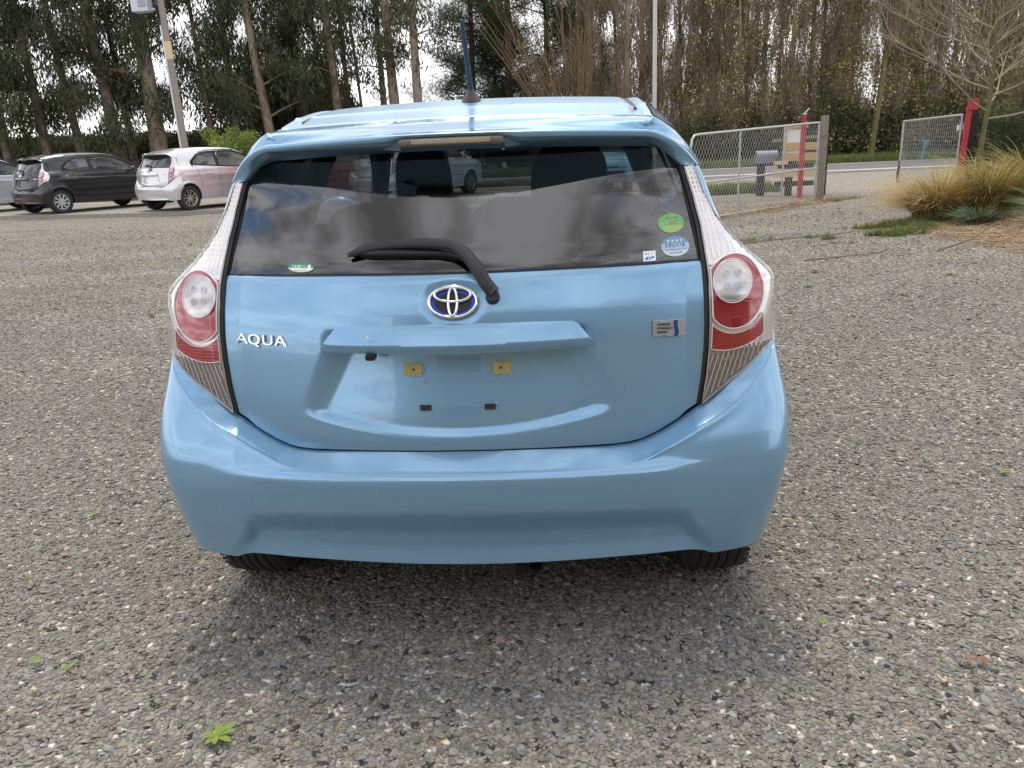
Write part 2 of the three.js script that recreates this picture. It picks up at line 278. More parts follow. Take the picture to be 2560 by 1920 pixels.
// ================================================================ the hatchback (x right, y up, tail at z = 0, nose at z = -3.99)
const AX_R = -0.6, AX_F = -3.15, WHEEL_R = 0.298;
const hSide = { r: pchip([-0.2, 0, 0.2, 0.3, 0.43, 0.71, 0.9, 1.0, 1.1], [0.835, 0.832, 0.765, 0.735, 0.706, 0.655, 0.595, 0.528, 0.44]), m: pchip([-0.2, 0, 0.2, 0.43, 0.71, 0.9, 1.0, 1.1], [0.85, 0.843, 0.815, 0.765, 0.692, 0.615, 0.535, 0.44]) };
const roofC = pchip([-4, -2.55, -2.2, -1.9, -1.4, -1.0, -0.7, -0.45, -0.2], [1.28, 1.4, 1.452, 1.475, 1.49, 1.48, 1.45, 1.404, 1.358]); // roof centre line by z
const roofY = (x, z) => roofC(z) - 0.055 * x * x;
const roofEdge = (z) => roofY(0.53, z);
const lowW = pchip([0.15, 0.25, 0.35, 0.5, 0.62, 0.75, 0.9, 0.95], [0.79, 0.812, 0.83, 0.84, 0.85, 0.855, 0.854, 0.85]);
function sideX(y, z) {
  const nose = 1 - 0.16 * sstep(-3.1, -4.1, z) ** 1.4;
  if (y < 0.95) return (lowW(y) - 0.012 * Math.exp(-(((y - 0.5) / 0.1) ** 2)) * sstep(-0.95, -1.3, z) * sstep(-2.9, -2.5, z)) * nose;
  const h = (y - 0.95) / Math.max(roofEdge(z) - 0.95, 0.05), t = sstep(-0.42, -1.3, z);
  return lerp(hSide.r(h), hSide.m(h), t) * nose + (lowW(0.95) - lerp(0.832, 0.843, t)) * (1 - clamp(h * 5, 0, 1)) * nose;
}
function corner(xe, ze, slope, a, b, W, zs, t) {
  const x1 = xe + a * (W - xe), z1 = ze + slope * a * (W - xe), z2 = zs + b, i = 1 - t, q0 = i * i * i, q1 = 3 * i * i * t, q2 = 3 * i * t * t, q3 = t * t * t;
  return [q0 * xe + q1 * x1 + q2 * W + q3 * W, q0 * ze + q1 * z1 + q2 * z2 + q3 * zs];
}
// tail: tailgate, glass and lamps lie on one sheet R(s, y); s is x up to XE, then runs round the corner
const XE = 0.6, LC = 0.5;
const tz = pchip([0.4, 0.565, 0.61, 0.65, 0.75, 0.85, 0.92, 0.98, 1.02, 1.1, 1.2, 1.32, 1.4], [-0.08, -0.039, -0.033, -0.034, -0.044, -0.057, -0.075, -0.1, -0.117, -0.18, -0.26, -0.35, -0.41]);
const tk = pchip([0.4, 0.6, 0.75, 0.9, 1.02, 1.1, 1.18, 1.257, 1.4], [0.375, 0.37, 0.355, 0.355, 0.36, 0.336, 0.28, 0.21, 0.18]);
const tsl = pchip([0.5, 0.95, 1.1, 1.26], [-0.22, -0.25, -0.34, -0.45]);
function tail(s, y) {
  const sg = s < 0 ? -1 : 1, a = Math.abs(s), zc = tz(y), k = tk(y);
  if (a <= XE) return V(s, y, zc - k * a * a);
  const t = Math.min(1, (a - XE) / LC), ze = zc - k * XE * XE, W = sideX(y, -0.45), zs = Math.min(-0.45, ze - 0.08), c = corner(XE, ze, tsl(y), 0.94, (ze - zs) * 0.72, W, zs, t);
  if (a > XE + LC) return V(sg * sideX(y, zs - (a - XE - LC)), y, zs - (a - XE - LC));
  return V(sg * c[0], y, c[1]);
}
function sOf(x, y) { if (x <= XE) return x; let lo = XE, hi = XE + LC; for (let i = 0; i < 40; i++) { const m = (lo + hi) / 2; if (tail(m, y).x < x) lo = m; else hi = m; } return (lo + hi) / 2; }
const offset = (map, d, flip = 1) => (u, v) => { const p = map(u, v); const n = normalAt(map, u, v, flip); return p.addScaledVector(n, typeof d === 'function' ? d(u, v) : d); };
// bumper face
const bz = pchip([0.15, 0.2, 0.235, 0.28, 0.34, 0.41, 0.47, 0.498, 0.506, 0.513, 0.52, 0.527, 0.56, 0.61, 0.7, 0.85], [-0.085, -0.065, -0.052, -0.042, -0.03, -0.013, -0.003, 0.0, -0.001, -0.005, -0.011, -0.021, -0.04, -0.065, -0.11, -0.2]);
const bW = pchip([0.15, 0.2, 0.235, 0.34, 0.45, 0.53, 0.6, 0.7, 0.85], [0.818, 0.826, 0.84, 0.864, 0.883, 0.892, 0.892, 0.876, 0.848]);
const bzSoft = pchip([0.15, 0.2, 0.3, 0.4, 0.47, 0.52, 0.56, 0.62, 0.7, 0.8], [-0.085, -0.065, -0.036, -0.014, -0.006, -0.01, -0.022, -0.052, -0.1, -0.165]);
const bdrop = pchip([0.15, 0.48, 0.52, 0.6, 0.8], [0, 0, 0, 0.0, 0.0]);
function bumpFace(s, y) {
  const sg = s < 0 ? -1 : 1, a = Math.abs(s), xe = 0.62, lc = 0.5, zc = lerp(bz(y), bzSoft(y), sstep(0.46, 0.7, a)), k = 0.16;
  if (a <= xe) return V(s, y, zc - k * a * a);
  const ze = zc - k * xe * xe, W = bW(y), zs = -0.4, t = Math.min(1, (a - xe) / lc), c = corner(xe, ze, -0.26, 0.97, (ze - zs) * 0.86, W, zs, t);
  if (a > xe + lc) return V(sg * W, y, zs - (a - xe - lc));
  return V(sg * c[0], y, c[1]);
}
const gapLine = [[0, 0.575], [0.15, 0.573], [0.3, 0.568], [0.4, 0.5625], [0.44, 0.5625], [0.475, 0.567], [0.52, 0.583], [0.575, 0.61], [0.631, 0.646]];
const lampLow = [[0.634, 0.649], [0.67, 0.674], [0.716, 0.708], [0.77, 0.744], [0.805, 0.775]];
const lampIn = [[0.634, 0.649], [0.645, 0.722], [0.652, 0.798], [0.654, 0.862], [0.653, 0.945], [0.651, 1.0], [0.646, 1.05], [0.641, 1.104], [0.625, 1.178], [0.602, 1.258]];
const toS = (l, dx = 0) => l.map(([x, y]) => [sOf(x + dx, y), y]);
const mirrorPoly = (right) => right.concat(right.slice().reverse().map(([x, y]) => [-x, y])); // right side from bottom centre up, closed by its mirror image
function sdPoly(poly, x, y) { let d = 1e9, inside = false; for (let i = 0, j = poly.length - 1; i < poly.length; j = i++) { const [ax, ay] = poly[i], [bx, by] = poly[j], ex = bx - ax, ey = by - ay, wx = x - ax, wy = y - ay, t = clamp((wx * ex + wy * ey) / (ex * ex + ey * ey), 0, 1); d = Math.min(d, Math.hypot(wx - ex * t, wy - ey * t)); if ((ay > y) !== (by > y) && x < ((bx - ax) * (y - ay)) / (by - ay) + ax) inside = !inside; } return inside ? d : -d; }
function gateDent(x, y) { // plate bay and the dish round the emblem
  let d = 0;
  if (y < 0.92 && y > 0.59 && Math.abs(x) < 0.47) { const a = Math.abs(x), side = lerp(0.36, 0.442, clamp((0.83 - y) / 0.18, 0, 1)) - 0.0006, low = 0.607 + 0.3 * x * x; d -= lerp(0.015, 0.043, sstep(0.62, 0.82, y)) * sstep(0, 0.09, side - a) * sstep(0, 0.034, y - low) * sstep(0.893, 0.862, y); }
  const e = Math.hypot(x / 0.077, (y - 0.953) / 0.057); if (e < 1.15) d -= 0.0045 * (1 - sstep(0.72, 1.12, e));
  return d;
}
const gate = (s, y) => { const p = tail(s, y); p.z += gateDent(s, y); if (y > 1.0) { const t = sstep(1.0, 1.03, y); p.z -= 0.006 * t; } return p; };

const paintOf = (hex, metal = 0.5, rough = 0.36, more = {}) => { const m = std(hex, rough, metal, { clearcoat: 1, clearcoatRoughness: 0.03, ...more }); return m; };
const cellBump = dataTex(128, (u, v) => { const a = Math.abs(Math.sin(u * Math.PI * 8)), b = Math.abs(Math.sin(v * Math.PI * 8)); return a * b; }); cellBump.repeat.set(14, 14);
const MAT = {
  rubber: std('#2e2c2b', 0.85), seal: std('#0c0c0e', 0.5), trim: std('#17181a', 0.55), wiper: std('#303033', 0.62), wiperDark: std('#0d0e14', 0.4),
  chrome: std('#e6e6e8', 0.06, 1), chromeSoft: std('#c9c9cc', 0.22, 1), alloy: std('#b4b6b9', 0.3, 0.85), bronze: std('#b5a9a1', 0.35, 0.6), hubcap: std('#b9bbbd', 0.38, 0.55),
  silverLens: std('#d6d0cf', 0.18, 0.5, { clearcoat: 1, clearcoatRoughness: 0.02 }), smokeLens: std('#86817e', 0.14, 0.7, { clearcoat: 1, clearcoatRoughness: 0.02 }),
  red: std('#981028', 0.2, 0.25, { clearcoat: 1, clearcoatRoughness: 0.02 }), redDeep: std('#9c101c', 0.16, 0.3, { bumpMap: cellBump, bumpScale: 0.0005, clearcoat: 1, clearcoatRoughness: 0.02 }),
  lensWhite: std('#bdb8b6', 0.16, 0.65, { clearcoat: 1, clearcoatRoughness: 0.02 }), lensGrey: std('#9b9896', 0.25, 0.6, { clearcoat: 1 }), lampEdge: std('#d9d4d3', 0.3, 0.3, { clearcoat: 1 }), amberLamp: std('#b3a48a', 0.3, 0.2, { clearcoat: 1, clearcoatRoughness: 0.03 }), amberDark: std('#7d736b', 0.35, 0.1, { clearcoat: 1 }),
  seat: std('#121216', 0.95), cabin: std('#141418', 0.9), roofLining: std('#25252a', 0.95), dash: std('#2a2a2e', 0.7),
  cover: std('#ffffff', 0.0, 0, { transmission: 1, thickness: 0, ior: 1.5 }),
  glass: std('#dfe9e6', 0.0, 0, { transmission: 1, thickness: 0, ior: 1.6 }), glassDark: std('#2c2e33', 0.0, 0, { transmission: 1, thickness: 0, ior: 1.95 }), glassFar: std('#3a3d42', 0.0, 0, { transmission: 1, thickness: 0, ior: 1.7 }), glassRear: std('#7d8186', 0.0, 0, { transmission: 1, thickness: 0, ior: 1.95 }),
  tape: std('#a9984c', 0.55, 0.05, { clearcoat: 0.4, clearcoatRoughness: 0.4 }), clip: std('#2b2325', 0.8), whiteLetter: std('#d9dadd', 0.5), under: std('#0d0d0e', 0.95), steel: std('#4a4846', 0.6, 0.6), badge: std('#a9acb1', 0.32, 0.7, { clearcoat: 0.6 }), badgeBlue: std('#163d8c', 0.3, 0.3, { clearcoat: 1 }), emblemBlue: std('#0a46c0', 0.3, 0.2), emblemDark: std('#0a0c16', 0.35, 0.1),
};
const CAR = {}; // geometries, made once and shared by every car of the kind
{
  // ---- tailgate panel
  const right = gapLine.map(([x, y]) => [x * 0.996, y + 0.004]).concat(lampIn.slice(1, 6).map(([x, y]) => [sOf(x - 0.012, y), y]), [[0.638, 1.014], [0.45, 1.0195], [0.2, 1.023], [0, 1.024]]);
  const rr = right.slice(); rr[gapLine.length - 1] = [0.621, 0.652];
  CAR.gate = trim(mirrorPoly(rr.slice(0, -1)), 0.0095, 0.006, gate, { flange: 0.02 });
  // ---- rear glass (reaches up under the spoiler)
  const gl = [[0, 1.0275], [0.2, 1.0265], [0.45, 1.023], [0.636, 1.0175], [0.637, 1.05], [0.631, 1.104], [0.615, 1.178], [0.592, 1.262], [0.575, 1.3], [0.5, 1.335], [0, 1.345]];
  CAR.rearGlass = trim(mirrorPoly(gl.slice(0, -1)), 0.05, 0.02, offset(tail, -0.004));
  // black ceramic border of the glass
  const bord = []; for (const sg of [1, -1]) { const out = [[0.648, 1.012], [0.6425, 1.05], [0.636, 1.104], [0.62, 1.178], [0.597, 1.262]], inn = [[0.585, 1.262], [0.607, 1.178], [0.623, 1.104], [0.63, 1.05], [0.634, 1.016]]; bord.push(trim(out.concat(inn).map(([x, y]) => [sg * sOf(x, y), y]), 0.02, 0.02, offset(tail, -0.002))); }
  CAR.glassEdge = merge(bord.concat(trim(mirrorPoly([[0, 1.022], [0.3, 1.0205], [0.64, 1.013], [0.634, 1.02], [0.3, 1.0275], [0, 1.0295]].slice(0, -1)).slice(0), 0.03, 0.006, offset(tail, -0.0025))));
  // ---- dark inner sheet behind the gaps
  CAR.inner = merge([gridSurf(offset(gate, -0.022), lin(-1.05, 1.05, 90), lin(0.5, 1.0, 40)), ...[1, -1].map((sg) => trim([[0.648, 1.0], [0.63, 1.13], [0.6, 1.262], [0.64, 1.262], [0.69, 1.13], [0.76, 1.0]].map(([x, y]) => [sg * x, y]), 0.03, 0.03, offset(tail, -0.02)))]);
  // ---- bumper: columns from bottom edge over the ridge to the tailgate gap
  const C = [ // bottom (s, y), ridge (s, y), gap (x, y)
    [0, 0.2405, 0, 0.526, 0, 0.5715], [0.15, 0.2415, 0.15, 0.526, 0.15, 0.569], [0.3, 0.244, 0.29, 0.526, 0.3, 0.564], [0.42, 0.246, 0.405, 0.526, 0.4, 0.5585], [0.5, 0.2465, 0.445, 0.528, 0.442, 0.5585], [0.56, 0.2475, 0.485, 0.536, 0.478, 0.564], [0.61, 0.247, 0.53, 0.555, 0.524, 0.5805], [0.64, 0.24, 0.585, 0.58, 0.58, 0.608], [0.668, 0.228, 0.645, 0.614, 0.634, 0.643],
    [0.71, 0.229, 0.70, 0.652, 0.675, 0.671], [0.77, 0.231, 0.765, 0.697, 0.722, 0.705], [0.84, 0.234, 0.835, 0.738, 0.775, 0.741], [0.92, 0.238, 0.915, 0.772, 0.808, 0.771], [1.0, 0.244, 1.0, 0.785, 0.832, 0.787], [1.06, 0.25, 1.06, 0.789, 0.842, 0.79], [1.12, 0.262, 1.12, 0.79, 0.846, 0.791],
  ];
  const us = C.map((_, i) => i), f = [0, 1, 2, 3, 4, 5].map((k) => pchip(us, C.map((c) => c[k])));
  const inset = (s, y) => { const a = Math.abs(s); const top = 0.418 - 0.05 * a * a, edge = lerp(0.615, 0.672, clamp((0.36 - y) / 0.12, 0, 1)); const q0 = (top - y) / 0.085, q1 = (edge - a) / 0.055, q = -Math.log(Math.exp(-6 * q0) + Math.exp(-6 * q1)) / 6; return -0.017 * sstep(0, 1, q) * sstep(0.215, 0.3, y); };
  const col = (u, v, sg) => { // v 0..1 bottom->ridge, 1..2 ridge->gap
    const gx = f[4](u), gy = f[5](u); const S = clamp(v, 0, 1), yr = f[3](u); let yb = f[1](u); if (u > 10) { const zz = bumpFace(f[0](u), 0.45).z; if (zz < -0.267) yb = Math.max(yb, 0.295 + Math.sqrt(Math.max(0, 0.333 ** 2 - (zz - AX_R) ** 2))); } const yc = Math.max(0.499, yb + 0.004), y = S < 0.6 ? lerp(yb, yc, S / 0.6) : lerp(yc, Math.max(yr, yc + 0.002), (S - 0.6) / 0.4), s = lerp(f[0](u), f[2](u), clamp((y - yb) / (yr - yb), 0, 1) ** 2), p = bumpFace(s, y);
    p.z += inset(s, y);
    if (y > 0.4) p.z += 0;
    const r = bumpFace(f[2](u), f[3](u)), g = offset(tail, -0.006)(sOf(gx, gy), gy);
    if (u > 12) { const k = sstep(12, 15, u); g.lerp(r, k * 0.9); }
    if (v > 1) { const w = v - 1; p.copy(r).lerp(g, w); const kk = 1 - sstep(6, 9, u); p.z -= kk * 4 * w * (1 - w) * 0.0012; }
    return sg > 0 ? p : p.setX(-p.x);
  };
  const vs = [...lin(0, 0.58, 26), ...lin(0.6, 0.9, 22), ...lin(0.91, 0.995, 14), ...lin(1.0, 1.18, 14), ...lin(1.25, 2, 9)];
  const soft = (u, v, sg) => { if (v < 0.985 || v > 1.12) return col(u, v, sg); const k = v < 1 ? (v - 0.985) / 0.015 : (1.12 - v) / 0.12, a = col(u, v - 0.015, sg), b = col(u, v + 0.09, sg), p = col(u, v, sg); return p.lerp(a.lerp(b, 0.5), 0.4 * k); };
  const bead = (u, v, p, sg) => { const k = sstep(3.5, 6, u) * (1 - sstep(11.5, 13.5, u)); if (k > 0 && Math.abs(v - 1) < 0.12) { const t = v < 1 ? (v - 1) / 0.045 : (v - 1) / 0.075; const h = k * 0.0016 * Math.exp(-t * t); p.y += h * 0.55; p.z += h * 0.85; } return p; };
  const both = [];
  for (const sg of [1, -1]) both.push(gridSurf((u, v) => bead(u, v, soft(u, v, sg), sg), lin(0, 15, 150), vs, sg));
  // under lip and gap flange
  for (const sg of [1, -1]) {
    both.push(gridSurf((u, v) => { const p = col(u, 0, sg); p.y -= 0.006 * Math.sin(v * 1.6); p.z -= v * 0.05; p.x *= 1 - 0.03 * v; return p; }, lin(0, 15, 60), lin(0, 1, 4), -sg, false));
    both.push(gridSurf((u, v) => { const p = col(u, 2, sg); p.z -= v * 0.02; p.y -= v * 0.004; return p; }, lin(0, 15, 60), lin(0, 1, 2), sg, false));
  }
  CAR.bumper = merge(both); { const q = CAR.bumper.attributes.uv, p = CAR.bumper.attributes.position; for (let i = 0; i < q.count; i++) q.setXY(i, 0.5 + p.getX(i) / 2, clamp((p.getY(i) - 0.2) / 0.6, 0, 1)); }
  CAR.bumpCol = col;
  // ---- quarter strip between the lamp and the side panel
  const lampOut = [[0.805, 0.775], [0.97, 0.8], [1.03, 0.86], [1.04, 0.92], [1.0, 0.985], [0.93, 1.03], [0.86, 1.075], [0.8, 1.13], [0.75, 1.2], [0.705, 1.258]];
  lampOut[0] = [sOf(0.806, 0.775), 0.775];
  CAR.lampOut = lampOut;
  const strip = lampOut.concat([[1.1, 1.258], [1.1, 0.78]]);
  CAR.strip = [1, -1].map((sg) => trim(strip.map(([s, y]) => [sg * s, y]), 0.02, 0.012, offset(tail, -0.004)));
  // ---- lamps
  const lampPoly = toS(lampIn, 0.003).concat(lampOut.slice().reverse(), toS(lampLow.slice(1, -1)).reverse());
  const ell = (cx, cy, rx, ry, n = 48, a0 = 0, a1 = 2 * Math.PI) => Array.from({ length: n }, (_, i) => { const a = a0 + ((a1 - a0) * i) / (a1 - a0 > 6.2 ? n : n - 1); const x = cx + rx * Math.cos(a), y = cy + ry * Math.sin(a); return [x, y]; });
  const xin = (y) => { for (let i = 0; i < lampIn.length - 1; i++) if (y <= lampIn[i + 1][1]) return lerp(lampIn[i][0], lampIn[i + 1][0], clamp((y - lampIn[i][1]) / (lampIn[i + 1][1] - lampIn[i][1]), 0, 1)); return lampIn[lampIn.length - 1][0]; };
  const keepIn = (poly, m = 0.008) => poly.map(([x, y]) => [Math.max(x, xin(y) + m), y]);
  const mid = [0.722, 0.931], big = [0.081, 0.091], eye = [0.7165, 0.957], small = [0.0525, 0.0525];
  const redPoly = keepIn(ell(...mid, ...big, 72)), eyePoly = keepIn(ell(...eye, ...small, 60), 0.012);
  const lowRed = (() => { const up = [], lo = []; for (let i = 0; i <= 24; i++) { const x = lerp(0.655, 0.801, i / 24); const dx = (x - mid[0]) / (big[0] + 0.012); let yu = mid[1] - (big[1] + 0.012) * Math.sqrt(Math.max(0.02, 1 - dx * dx)); yu = Math.max(yu, 0.8); const dl = (x - 0.7) / 0.125; const yl = 0.7855 + 0.047 * dl * dl + 0.006 * (dl < 0 ? dl * dl : 0); up.push([x, Math.min(yu, 0.872)]); lo.push([x, Math.min(yl, yu - 0.004)]); } return keepIn(up.concat(lo.reverse()), 0.006); })();
  CAR.lamps = [1, -1].map((sg) => {
    const P = (poly) => poly.map(([x, y]) => [sg * sOf(x, y), y]), S = (poly) => poly.map(([s, y]) => [sg * s, y]);
    const up = (d) => offset(tail, d);
    const ribs = (s, y) => { const x = tail(s, y).x * sg, k = (x - xin(y)); return 0.004 + (y > 1.0 ? 0.0013 * Math.abs(Math.sin(k * 3.1416 / lerp(0.016, 0.0105, sstep(1.0, 1.2, y)))) + 0.0006 * Math.sin(y * 520) * sstep(1.03, 1.08, y) : 0.0012 * Math.abs(Math.sin((x + (y - 0.65) * 0.25) * 3.1416 / 0.0145)) * sstep(0.8, 0.785, y)); };
    const o = {};
    const cut = 0.795; // the smoked foot of the lamp and the silver wedge above
    o.foot = trim(S(clipHalf(lampPoly, 1, cut, true)), 0.0032, 0.006, up(ribs), { flange: 0.014 });
    o.body = trim(S(clipHalf(lampPoly, 1, cut, false)), 0.0032, 0.0035, up(ribs), { flange: 0.014 });
    o.ring = trim(P(redPoly), 0.012, 0.012, up(0.0075), { flange: 0.006 });
    const lens = (s, y) => { const q = tail(s, y).x * sg, r = Math.hypot((q - eye[0]) / small[0], (y - eye[1]) / small[1]); const d = 0.0115 + 0.0012 * (1 - r * r);  return d; };
    o.eye = trim(P(eyePoly), 0.003, 0.003, up(lens), { flange: 0.004 });
    o.low = trim(P(lowRed), 0.01, 0.008, up(0.0075), { flange: 0.005 });
    const line = (poly, d, r, closed = true) => { const dd = densify(poly, 0.006, closed); return tube(dd.map(([x, y]) => up(d)(sg * sOf(x, y), y)), r, 6, closed); };
    const dot = (ex, ey, rad) => line(Array.from({ length: 16 }, (_, i) => [eye[0] + ex * small[0] + rad * Math.cos(i * 0.3927), eye[1] + ey * small[1] + rad * Math.sin(i * 0.3927)]), 0.0128, 0.0007);
    o.leds = merge([[-0.32, 0.3], [0.3, 0.32], [-0.32, -0.24], [0.26, -0.26]].flatMap(([a, b]) => [dot(a, b, 0.0085), dot(a, b, 0.004)]));
    const low = (x) => { for (let i = 0; i < lampLow.length - 1; i++) if (x <= lampLow[i + 1][0]) return lerp(lampLow[i][1], lampLow[i + 1][1], clamp((x - lampLow[i][0]) / (lampLow[i + 1][0] - lampLow[i][0]), 0, 1)); return 1; };
    o.ribs = []; for (let i = 0; i < 11; i++) { const pts = []; for (let k = 0; k < 30; k++) { const y = 0.792 - k * 0.006 + 0.003 * i * (i > 6 ? 1 : 0.3), x = 0.655 + i * 0.0138 - (0.792 - y) * 0.32; if (x < xin(y) + 0.006 || y < low(x) + 0.008) { if (pts.length) break; continue; } if (y > 0.783 + 0.005 * i * (i > 6 ? 1.2 : 0.1)) continue; pts.push(up(0.0062)(sg * sOf(x, y), y)); } if (pts.length > 2) o.ribs.push(tube(pts, 0.0011, 5)); }
    o.cover = trim(S(lampPoly), 0.012, 0.012, up((s2, y) => 0.0085 * sstep(0, 0.015, sdPoly(lampPoly, Math.abs(s2), y)) + 0.0065), {});
    o.rims = merge([line(redPoly, 0.0085, 0.0022), line(lowRed, 0.0085, 0.0016), line(eyePoly, 0.012, 0.0018), line(keepIn(ell(eye[0] - 0.002, eye[1], 0.047, 0.047, 40), 0.016), 0.0118, 0.0009)]);
    const edge = densify(lampPoly, 0.012).map(([s, y]) => up(0.0045)(sg * s * 1, y)); o.edge = tube(edge, 0.0032, 6, true);
    return o;
  });
  CAR.lampSeal = [1, -1].map((sg) => { const l = densify(lampIn.slice(0), 0.02, false).map(([x, y]) => offset(tail, 0.0)(sg * sOf(x - 0.006, y), y)); return tube(l, 0.0062, 6); });
  // ---- spoiler: sections swept from side to side
  const sec = (q) => { // q -1..1
    const sg = q < 0 ? -1 : 1, a = Math.abs(q), A = Math.min(a / 0.72, 1), x = A * 0.5, k = clamp((a - 0.72) / 0.28, 0, 1);
    const bend = (p0, p1, p2) => { const i = 1 - k; return V(sg * (i * i * p0[0] + 2 * i * k * p1[0] + k * k * p2[0]), i * i * p0[1] + 2 * i * k * p1[1] + k * k * p2[1], i * i * p0[2] + 2 * i * k * p1[2] + k * k * p2[2]); };
    const lipZ = -0.215 - 0.33 * x * x, topY = 1.357 + 0.003 - 0.012 * x * x * 4;
    if (k === 0) {
      const mid = 1 - sstep(0.12, 0.17, x);
      return [V(sg * x * 1.04, roofY(x * 1.04, -0.45), -0.45), V(sg * x * 1.03, roofY(x, -0.36) - 0.001, -0.365), V(sg * x, topY + 0.006, lipZ - 0.07), V(sg * x, topY, lipZ), V(sg * x, topY - 0.014 + 0.008 * mid, lipZ - 0.001 - 0.003 * mid), V(sg * x * 0.985, 1.333 - 0.02 * x * x + 0.018 * mid, lipZ - 0.03), V(sg * x * 0.97, 1.319 - 0.04 * x * x, -0.33 - 0.22 * x * x)];
    }
    return [bend([0.52, 1.3865, -0.45], [0.6, 1.36, -0.47], [0.672, 1.254, -0.52]), bend([0.515, 1.383, -0.365], [0.6, 1.355, -0.42], [0.668, 1.255, -0.47]), bend([0.5, 1.354, -0.3675], [0.585, 1.345, -0.385], [0.655, 1.2555, -0.425]), bend([0.5, 1.348, -0.2975], [0.57, 1.343, -0.315], [0.646, 1.256, -0.398]), bend([0.5, 1.334, -0.2985], [0.555, 1.328, -0.312], [0.634, 1.256, -0.39]), bend([0.4925, 1.328, -0.3275], [0.53, 1.318, -0.34], [0.601, 1.2565, -0.366]), bend([0.485, 1.309, -0.385], [0.555, 1.312, -0.4], [0.59, 1.2575, -0.392])];
  };
  const cr = new Map(); const secPt = (q, w) => { let c = cr.get(q); if (!c) { c = new THREE.CatmullRomCurve3(sec(q), false, 'centripetal', 0.5); cr.set(q, c); } return c.getPoint(clamp(w, 0, 1)); };
  const qs = [...lin(-1, -0.72, 22), ...lin(-0.7, 0.7, 40), ...lin(0.72, 1, 22)];
  const ws = [0, 0.08, 0.16, 0.24, 0.3, 0.36, 0.41, 0.45, 0.475, 0.5, 0.525, 0.56, 0.6, 0.64, 0.667, 0.7, 0.74, 0.8, 0.86, 0.92, 1];
  CAR.spoiler = gridSurf(secPt, qs, ws, -1, false);
  { // close the feet of the spoiler blades
    const caps = [CAR.spoiler];
    for (const sg of [1, -1]) { const ring = lin(0, 1, 20).map((w) => secPt(sg, w)), c = V(0, 0, 0); ring.forEach((p) => c.add(p)); c.divideScalar(ring.length); const pos = [], idx = []; pos.push(c.x, c.y, c.z); ring.forEach((p) => pos.push(p.x, p.y, p.z)); for (let i = 1; i < ring.length; i++) idx.push(0, i, i + 1); caps.push(build(pos, null, null, idx)); }
    CAR.spoiler = merge(caps);
  }
  CAR.stopLamp = trim([[-0.137, 1.331], [0.137, 1.331], [0.131, 1.3515], [-0.131, 1.3515]], 0.02, 0.004, (x, y) => V(x, y, -0.2215 - 0.33 * x * x + (y - 1.341) * 0.25 - 0.006 * ((y - 1.341) / 0.011) ** 2), { flange: 0.015 });
  CAR.stopCell = trim([[-0.1, 1.335], [0.1, 1.335], [0.1, 1.348], [-0.1, 1.348]], 0.003, 0.002, (x, y) => V(x, y, -0.219 - 0.33 * x * x + (y - 1.341) * 0.25 - 0.006 * ((y - 1.341) / 0.011) ** 2 + 0.0008 * Math.sin(x * 900) + 0.0008 * Math.sin(y * 1500)), { flange: 0.004 });
  CAR.stopFairing = [1, -1].map((sg) => { const pts = lin(0, 1, 14); return gridSurf((u, v) => { const x = lerp(0.135, 0.245, u), h = (1 - sstep(0, 1, u)) * 0.011; return V(sg * x, lerp(1.337 - h - 0.004, 1.337 + h * 0.6 + 0.006 - 0.01 * u, v), -0.236 - 0.33 * x * x - 0.03 * sstep(0, 1, u) - 0.02 * (1 - v)); }, lin(0, 1, 14), lin(0, 1, 6), sg, false); });
  // ---- roof
  const seam = (x, z) => roofY(x, z) - 0.0; 
  const groove = (z) => -0.004 * Math.exp(-(((z + 0.46) / 0.008) ** 2)) + 0.004 * Math.exp(-(((z + 0.62 ) / 0.014) ** 2));
  const rz = [...lin(-0.45, -0.7, 50), ...lin(-0.72, -2.12, 60)];
  CAR.roof = gridSurf((x, z) => V(x, roofY(x, z) + groove(z + 0.12 * x * x) - 0.012 * Math.exp(-(((Math.abs(x) - 0.5) / 0.014) ** 2)) + 0.012 * Math.exp(-(((x) / 0.09) ** 2)) * 0 , z - 0.12 * x * x), [...lin(-0.535, -0.44, 18), ...lin(-0.42, 0.42, 26), ...lin(0.44, 0.535, 18)], rz, 1, false);
  CAR.roofMould = [1, -1].map((sg) => tube(lin(-0.62, -2.1, 30).map((z) => V(sg * 0.502, roofY(0.502, z) - 0.0125, z - 0.03)), 0.0085, 6, false, true, 0.7));
  // ---- sides
  const sideMap = (z, y) => V(sideX(y, z), y, z);
  const belt = pchip([-3.6, -2.75, -2.0, -1.3, -0.9, -0.4], [0.86, 0.93, 0.965, 1.0, 1.03, 1.06]);
  const arch = (c) => { const p = []; for (let i = 0; i <= 26; i++) { const a = Math.PI * (i / 26); p.push([c + 0.333 * Math.cos(a), Math.max(0.2, 0.295 + 0.333 * Math.sin(a))]); } return p; };
  const archR = arch(AX_R), archF = arch(AX_F);
  const roofLine = lin(-0.45, -2.12, 30).map((z) => [z - 0.03, roofEdge(z)]);
  const apillar = [[-2.15, roofEdge(-2.12)], [-2.45, 1.3], [-2.8, 1.12], [-3.06, 0.985]];
  // windows as polygons in (z, y)
  const win = {
    front: [[-2.93, 0.985], [-2.62, 0.985 - 0.005], [-2.0, 0.992], [-1.56, 1.02], [-1.57, 1.345], [-1.9, 1.365], [-2.2, 1.345], [-2.5, 1.225], [-2.75, 1.1]],
    rear: [[-1.5, 1.025], [-1.1, 1.052], [-0.9, 1.075], [-0.82, 1.12], [-0.98, 1.25], [-1.15, 1.32], [-1.3, 1.345], [-1.5, 1.348]],
  };
  CAR.win = {}; for (const k in win) CAR.win[k] = trim(win[k], 0.05, 0.04, (z, y) => V(sideX(y, z) - 0.004, y, z), { flip: -1 });
